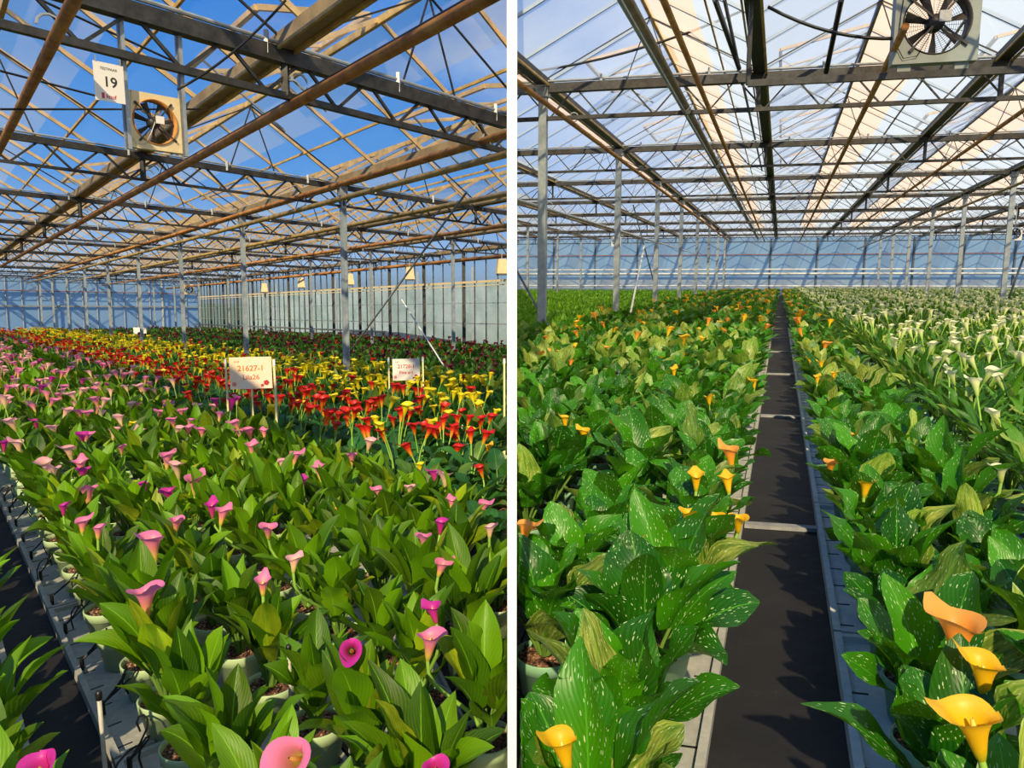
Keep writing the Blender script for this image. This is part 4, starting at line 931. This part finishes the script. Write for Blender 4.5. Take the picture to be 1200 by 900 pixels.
def plant(c, idx):
    h, kd = c['h'], c['k']; K = KINDS[kd]; side = c['side']; rg = random
    near_ = c['d'] < (5.2 if side == 'R' else 5.6); lod = 0 if near_ else 1
    X = abs(c['p'][0]); sc_ = rg.uniform(.88, 1.12) * (.98 if side == 'L' else 1.12 if c['d'] < 3.5 else 1.03)
    if K['f'] == 'blue' and c['t'] < 3.0: pass
    rot = h.R; base = Matrix.Translation(Vector(c['p'])); az = rg.uniform(0, 6.28)
    m = .014 if c['p'][1] < 5.9 else .034
    name = kd; rowtxt = ORD[c['r']]
    n_fl = 0
    fm = fol_mesh(K['f'], lod, rg.randrange((9, 5, 5)[lod]), K['m'])
    if near_:
        root = bpy.data.objects.new(name, None); COL.objects.link(root); root.location = c['p']
        fo = link('foliage', fm, root)
        o = link('pot', pot_me[side], root)
        if X < POT[side][0] + .02: o.data = clamp_mesh(pot_me[side], base, h.side, m)
        link('soil', soil_me[side] if X > .12 else clamp_mesh(soil_me[side], base, h.side, m), o)
    else:
        root = link(name, fm); root.location = c['p']; fo = root
    fo.rotation_euler = (0, 0, az); fo.scale = (sc_, sc_, sc_)
    if X < .5:
        Wm = base @ Matrix.Rotation(az, 4, 'Z') @ Matrix.Diagonal((sc_, sc_, sc_, 1)); fo.data = clamp_mesh(fm, Wm, h.side, m)
    inv = Wm2 = None
    # flowers of its own
    for (P, wpx, mt, tl) in c['fl']:
        loc = P - c['p']; dist = np.linalg.norm(P - np.array([0, 0, CAMZ])); Wd = wpx / F * dist; R = min(max(Wd / 2.1, .026), .052); H = R * 2.6
        r2 = np.random.default_rng(int(P[0] * 1e4) % 99991 + 7); 
        if tl: # turned to the viewer
            azf = -pi / 2 + r2.uniform(-.2, .2); tilt = tl
        else: azf = r2.uniform(0, 6.28); tilt = r2.uniform(.05, .35)
        d = np.array([sin(tilt) * cos(azf), sin(tilt) * sin(azf), cos(tilt)]); pb = loc - d * H * .8
        V, Q, UV = spathe(r2, 0 if c['d'] < 7 else 1, H, R); V = rot_to(V, tilt, azf, r2.uniform(-.5, .5))
        me = build('flower', V, Q, M[mt], uv=UV); fl_ = link('flower', me, root if near_ else root)
        if not near_:      # the root mesh is turned and scaled: undo that for the flower
            Wm = base @ Matrix.Rotation(az, 4, 'Z') @ Matrix.Diagonal((sc_, sc_, sc_, 1)); fl_.matrix_parent_inverse = Wm.inverted() @ base
        fl_.location = pb
        st_p = curve_pts(np.array([rg.uniform(-.02, .02), rg.uniform(-.02, .02), .1]) - pb, np.zeros(3), d, 9); SV, SQ = tube(st_p, np.linspace(.0075, .0055, 9), 7, False)
        link('stem', build('stem', SV, SQ, M['stem']), fl_)
        if c['d'] < 6:
            XV, XQ = tube([d * H * f for f in (.15, .35, .55, .74)], [.004, .0055, .005, .002], 7, False); link('spadix', build('spadix', XV, XQ, M['spadix']), fl_)
        n_fl += 1
    # chance flowers further back
    if c['d'] > (6.2 if kd == 'pink_calla_lily' else 5.0 if kd in ('red_calla_lily', 'yellow_calla_lily') else 7.5 if kd == 'spotted_calla_lily' else 2.6) and not (kd == 'spotted_calla_lily' and c['fl']):
        p = K['p']; 
        if kd == 'pink_calla_lily' and c['d'] > 9: p *= 1.5
        if kd == 'white_calla_lily' and c['d'] < 6: p = .25 if c['d'] < 4.5 else .6
        n = int(p) + (random.random() < p % 1)
        for q in range(n):
            hz = random.choice([K['hz'][0], (K['hz'][0] + K['hz'][1]) / 2, K['hz'][1]]); fme = fset_mesh(pickmat(kd), 0 if c['d'] < 6 else 1, random.randrange(4), round(hz, 3))
            if X < .22: continue
            f_ = link('flower', fme, root); f_.rotation_euler = (0, 0, rg.uniform(0, 6.28))
            n_fl += 1
    # what it is called
    col = K['txt']; yl = {'f_pink': 'pink', 'f_pale': 'pale pink', 'f_magenta': 'magenta', 'f_red': 'red', 'f_yellow': 'yellow', 'f_orange': 'orange', 'f_amber': 'amber', 'f_white': 'cream'}
    look = {'pink': 'pink calla', 'red': 'red calla', 'yellow': 'yellow calla', 'maroon': 'maroon calla', 'orange': 'white-flecked orange calla', 'white': 'white calla', 'young': 'low young calla'}[col]
    bed = {'off the black aisle': 'off the black aisle', 'across the black aisle': 'across the aisle', 'between the black aisle and the partition': 'towards the partition', 'between the black aisle and the white callas': 'by the white callas', 'beyond the two spotted rows': 'beyond the flecked ones', 'beyond the steel columns': 'beyond the columns'}[c['bed']]
    if c['s'] < 15:
        fl_t = f' with {yl[c["fl"][0][2]]} flower' if len(c['fl']) == 1 else (' with several flowers' if len(c['fl']) > 1 else '')
        root['label'] = f'{look}{fl_t}, {ORD[c["j"]]} pot of the {rowtxt} row {bed}'
    else:
        root['label'] = f'{look}, {rowtxt} row {bed}, level with the {ORD[max(0, int((c["s"] - h.t0) / h.td))]} roof truss'
    root['category'] = 'plant'; root['group'] = f'{look} plants, {rowtxt} row {bed}'
    return root
def mass(cs, kd):
    K = KINDS[kd]; C = Cloud(); mats = [M[K['m']], M['stem']] + [M[m_] for m_, _ in K['fl']]; rg = np.random.default_rng(5)
    fsets = {}; mats.append(M['potlight'])
    for c in cs:
        h = c['h']; V, Q, UV, LC = FOL[K['f'], 2, int(rg.integers(5))]; a = rg.uniform(0, 6.28); s = rg.uniform(.88, 1.12) * c['big']; sz = min(s, 1.12)
        Rz = np.array([[cos(a), sin(a), 0], [-sin(a), cos(a), 0], [0, 0, 1]]); W_ = (V @ Rz) * np.array([s, s, sz]) + c['p']
        m = .034; bad = W_[:, 0] * h.side < m; W_[bad, 0] = h.side * m
        C.add(W_, Q, UV, LC, 0)
        if kd == 'young_calla_plant':
            PV, PQ, _ = small_pot('young'); PV = PV + c['p']; PV[PV[:, 0] * h.side < m, 0] = h.side * m; C.add(PV, PQ, np.zeros((len(PV), 2)), np.zeros((len(PV), 4)), len(mats) - 1)
        p = K['p'] * (1.5 if kd == 'pink_calla_lily' else 1.25) * c['big'] ** 1.2
        n = int(p) + (rg.random() < p % 1)
        if abs(c['p'][0]) < .2: n = 0
        for _ in range(n):
            r = rg.random(); mi = 0
            for mi, (m_, w_) in enumerate(K['fl']):
                r -= w_
                if r < 0: break
            hz = K['hz'][int(rg.integers(2))]; k = (int(rg.integers(4)), hz)
            if k not in fsets: fsets[k] = flower_set(700 + k[0], 2, hz, R=.032 if kd == 'white_calla_lily' else .044)
            (FV, FQ, FU), (SV, SQ), _ = fsets[k]; a = rg.uniform(0, 6.28); Rz = np.array([[cos(a), sin(a), 0], [-sin(a), cos(a), 0], [0, 0, 1]]); off = c['p'] + np.array([rg.normal(0, .05), rg.normal(0, .05), 0])
            C.add(FV @ Rz + off, FQ, FU, np.zeros((len(FV), 4)), 2 + mi); C.add(SV @ Rz + off, SQ, np.zeros((len(SV), 2)), np.zeros((len(SV), 4)), 1)
    V, Q, UV, LC, MI = C.cat()
    nm = {'pink_calla_lily': 'distant_pink_planting', 'red_calla_lily': 'distant_red_planting', 'yellow_calla_lily': 'distant_yellow_planting', 'maroon_calla_lily': 'distant_maroon_planting', 'spotted_calla_lily': 'distant_spotted_planting', 'white_calla_lily': 'distant_white_planting', 'young_calla_plant': 'distant_young_planting'}[kd]
    o = link(nm, build(nm, V, Q, mats, MI, uv=UV, lc=LC)); tag(o, f'dense mass of {K["txt"]} calla plants filling the bed towards the end wall', 'planting', kind='stuff')
MAXI = 290
for kd in KINDS:
    cs = sorted([c for c in CAND if c['k'] == kd], key=lambda c: c['d'])
    for i, c in enumerate(cs[:MAXI]): plant(c, i)
    if len(cs) > MAXI: mass(cs[MAXI:], kd)
print('objects', len(bpy.data.objects))
# ------------------------------------------------------------------ trays, cross slats, stakes, drip tubes
def tray(h, s, t0, w, L, mat, label, group):
    root = bpy.data.objects.new('grow_tray', None); COL.objects.link(root); root.location = h.P(s, t0, 0)
    O = np.array(root.location); q = lambda a, b_, z: h.P(s + a, t0 + b_, z) - O
    def slab(mb, a0, a1, b0, b1, z0, z1):
        c = [(a0, b0), (a1, b0), (a1, b1), (a0, b1)]; P = [q(*x, z0) for x in c] + [q(*x, z1) for x in c]
        for p_ in P:
            if (p_[0] + O[0]) * h.side < .012: p_[0] = h.side * .012 - O[0]
        mb.hexa(P)
    b = MB(); slab(b, 0, L, 0, w, .004, .022); slab(b, 0, L, 0, .022 * np.sign(w), .022, .045); slab(b, 0, L, w - .022 * np.sign(w), w, .022, .045); slab(b, 0, .02, 0, w, .022, .042); slab(b, L - .02, L, 0, w, .022, .042); b.obj('tray_body', mat, root)
    b = MB(); k = .08
    while k < L - .05: slab(b, k, k + .006, w * .04, w * .12, .0205, .0238); slab(b, k, k + .006, w * .88, w * .96, .0205, .0238); k += .16
    b.obj('drain_groove', M['black'], root); tag(root, label, 'tray', group)
TR = [(HR, .205, .56, 1.35, 'tray', 12, 'bluish foam tray under flecked callas, {} along the aisle edge towards the white callas'), (HR, -.105, -.56, 1.35, 'traylight', 12, 'pale foam tray under flecked callas, {} along the aisle edge towards the partition'),
      (HR, .90, .60, 1.35, 'tray', 5, 'bluish foam tray under the white callas, {} in its line'), (HL, .40, .62, 1.5, 'traylight', 10, 'pale foam tray under pink callas, {} along the black aisle edge'), (HL, 1.06, .62, 1.5, 'traylight', 5, 'pale foam tray under pink callas, {} in the second line from the aisle'),
      (HL, 1.72, .62, 1.5, 'traylight', 5, 'pale foam tray under pink callas, {} in the third line from the aisle'), (HL, .20, -.62, 1.5, 'traylight', 3, 'pale foam tray under pink callas across the black aisle, {} along'), (HR, -.745, -.58, 1.35, 'traylight', 5, 'pale foam tray, {} in the second line towards the partition'), (HR, -1.385, -.58, 1.35, 'traylight', 5, 'pale foam tray, {} in the third line towards the partition'), (HR, 1.56, .60, 1.35, 'tray', 5, 'bluish foam tray under the white callas, {} in the second white line')]
for h, t0, w, L, mt, n, lb in TR:
    for i in range(n):
        s = .9 + i * (L + .015); p = h.P(s + L / 2, t0 + w / 2, 0)
        if p[0] * h.side < .1: continue
        tray(h, s, t0, w, L, M[mt], lb.format(ORD[i]), 'foam trays: ' + lb.split(',')[0])
for i in range(8):
    s = 3.30 + i * 2.82; b = MB(); b.hexa([HR.P(s + a_, t, z) for z in (.002, .02) for a_, t in ((0, -.10), (0, .205), (.045, .205), (.045, -.10))])
    tag(b.obj('cross_slat', M['crossbar']), f'thin grey slat lying across the black aisle, {ORD[i]} from the camera', 'slat', 'slats across the black aisle')
for i, (h, x, y, z, lb) in enumerate([(HL, 340, 752, .42, 'grey stake with black cap standing among the nearest pink callas'), (HL, 119, 806, .36, 'grey stake with black cap standing at the edge of the black aisle'), (HL, 84, 515, .36, 'small stake far along the pink callas by the aisle'),
                                      (HR, 723, 434, .42, 'dark thin stake among flecked callas, the one closer to the partition'), (HR, 809, 438, .42, 'dark thin stake among flecked callas, closer to the aisle'), (HR, 1015, 444, .42, 'dark thin stake among the callas beside the flecked rows'), (HR, 1103, 432, .46, 'dark thin stake among the white callas')]):
    s, t = h.st(x, y, z); root = bpy.data.objects.new('row_stake', None); COL.objects.link(root); root.location = h.P(s, t, 0); r = .0065 if h is HL else .008
    b = MB(); b.tube([(0, 0, 0), (0, 0, z * .5), (0, 0, z - .02)], r, 10); b.obj('rod', M['stake'] if h is HL else M['steel_dark'], root, smooth=True)
    b = MB(); b.lathe([(r * .9, z - .03), (r * 1.35, z - .027), (r * 1.4, z - .008), (r * .8, z), (.0005, z + .001)], 12); b.obj('cap', M['black'], root, smooth=True); tag(root, lb, 'stake')
rg = random.Random(3)
def drip(h, s, t, label, n=3):
    root = bpy.data.objects.new('drip_tube', None); COL.objects.link(root); root.location = h.P(s, t, .05)
    for i in range(n):
        a = rg.uniform(-1.2, 1.6) - h.side * 0; L = rg.uniform(.10, .20); P = [(cos(a) * L * f + .04 * sin(f * 5), sin(a) * L * f, .02 + .10 * sin(pi * f)) for f in np.linspace(0, 1, 8)]
        P = [p for p in P if (p[0] + root.location.x) * h.side > .02]
        if len(P) > 3: b = MB(); b.tube(P, .0035, 5); b.obj('hose', M['black'], root, smooth=True)
    b = MB(); b.tube([(0, 0, -.02), (0, 0, .03)], .008, 8); b.obj('fitting', M['black'], root); tag(root, label, 'irrigation hose', 'drip hoses')
for i in range(12): drip(HL, 1.9 + i * .42, .43, f'black drip hoses at the aisle edge of the pink callas, {ORD[i]} from the camera')
for i in range(6): drip(HL, 1.7 + i * .5, 1.05, f'black drip hoses between the first tray lines of the pink callas, {ORD[i]} from the camera')
for i in range(4): drip(HR, 1.4 + i * .6, .81, f'black drip hoses between the flecked and the white callas, {ORD[i]} from the camera')
for i in range(3): drip(HR, 1.3 + i * .5, -.62, f'black drip hoses among the flecked callas towards the partition, {ORD[i]} from the camera')
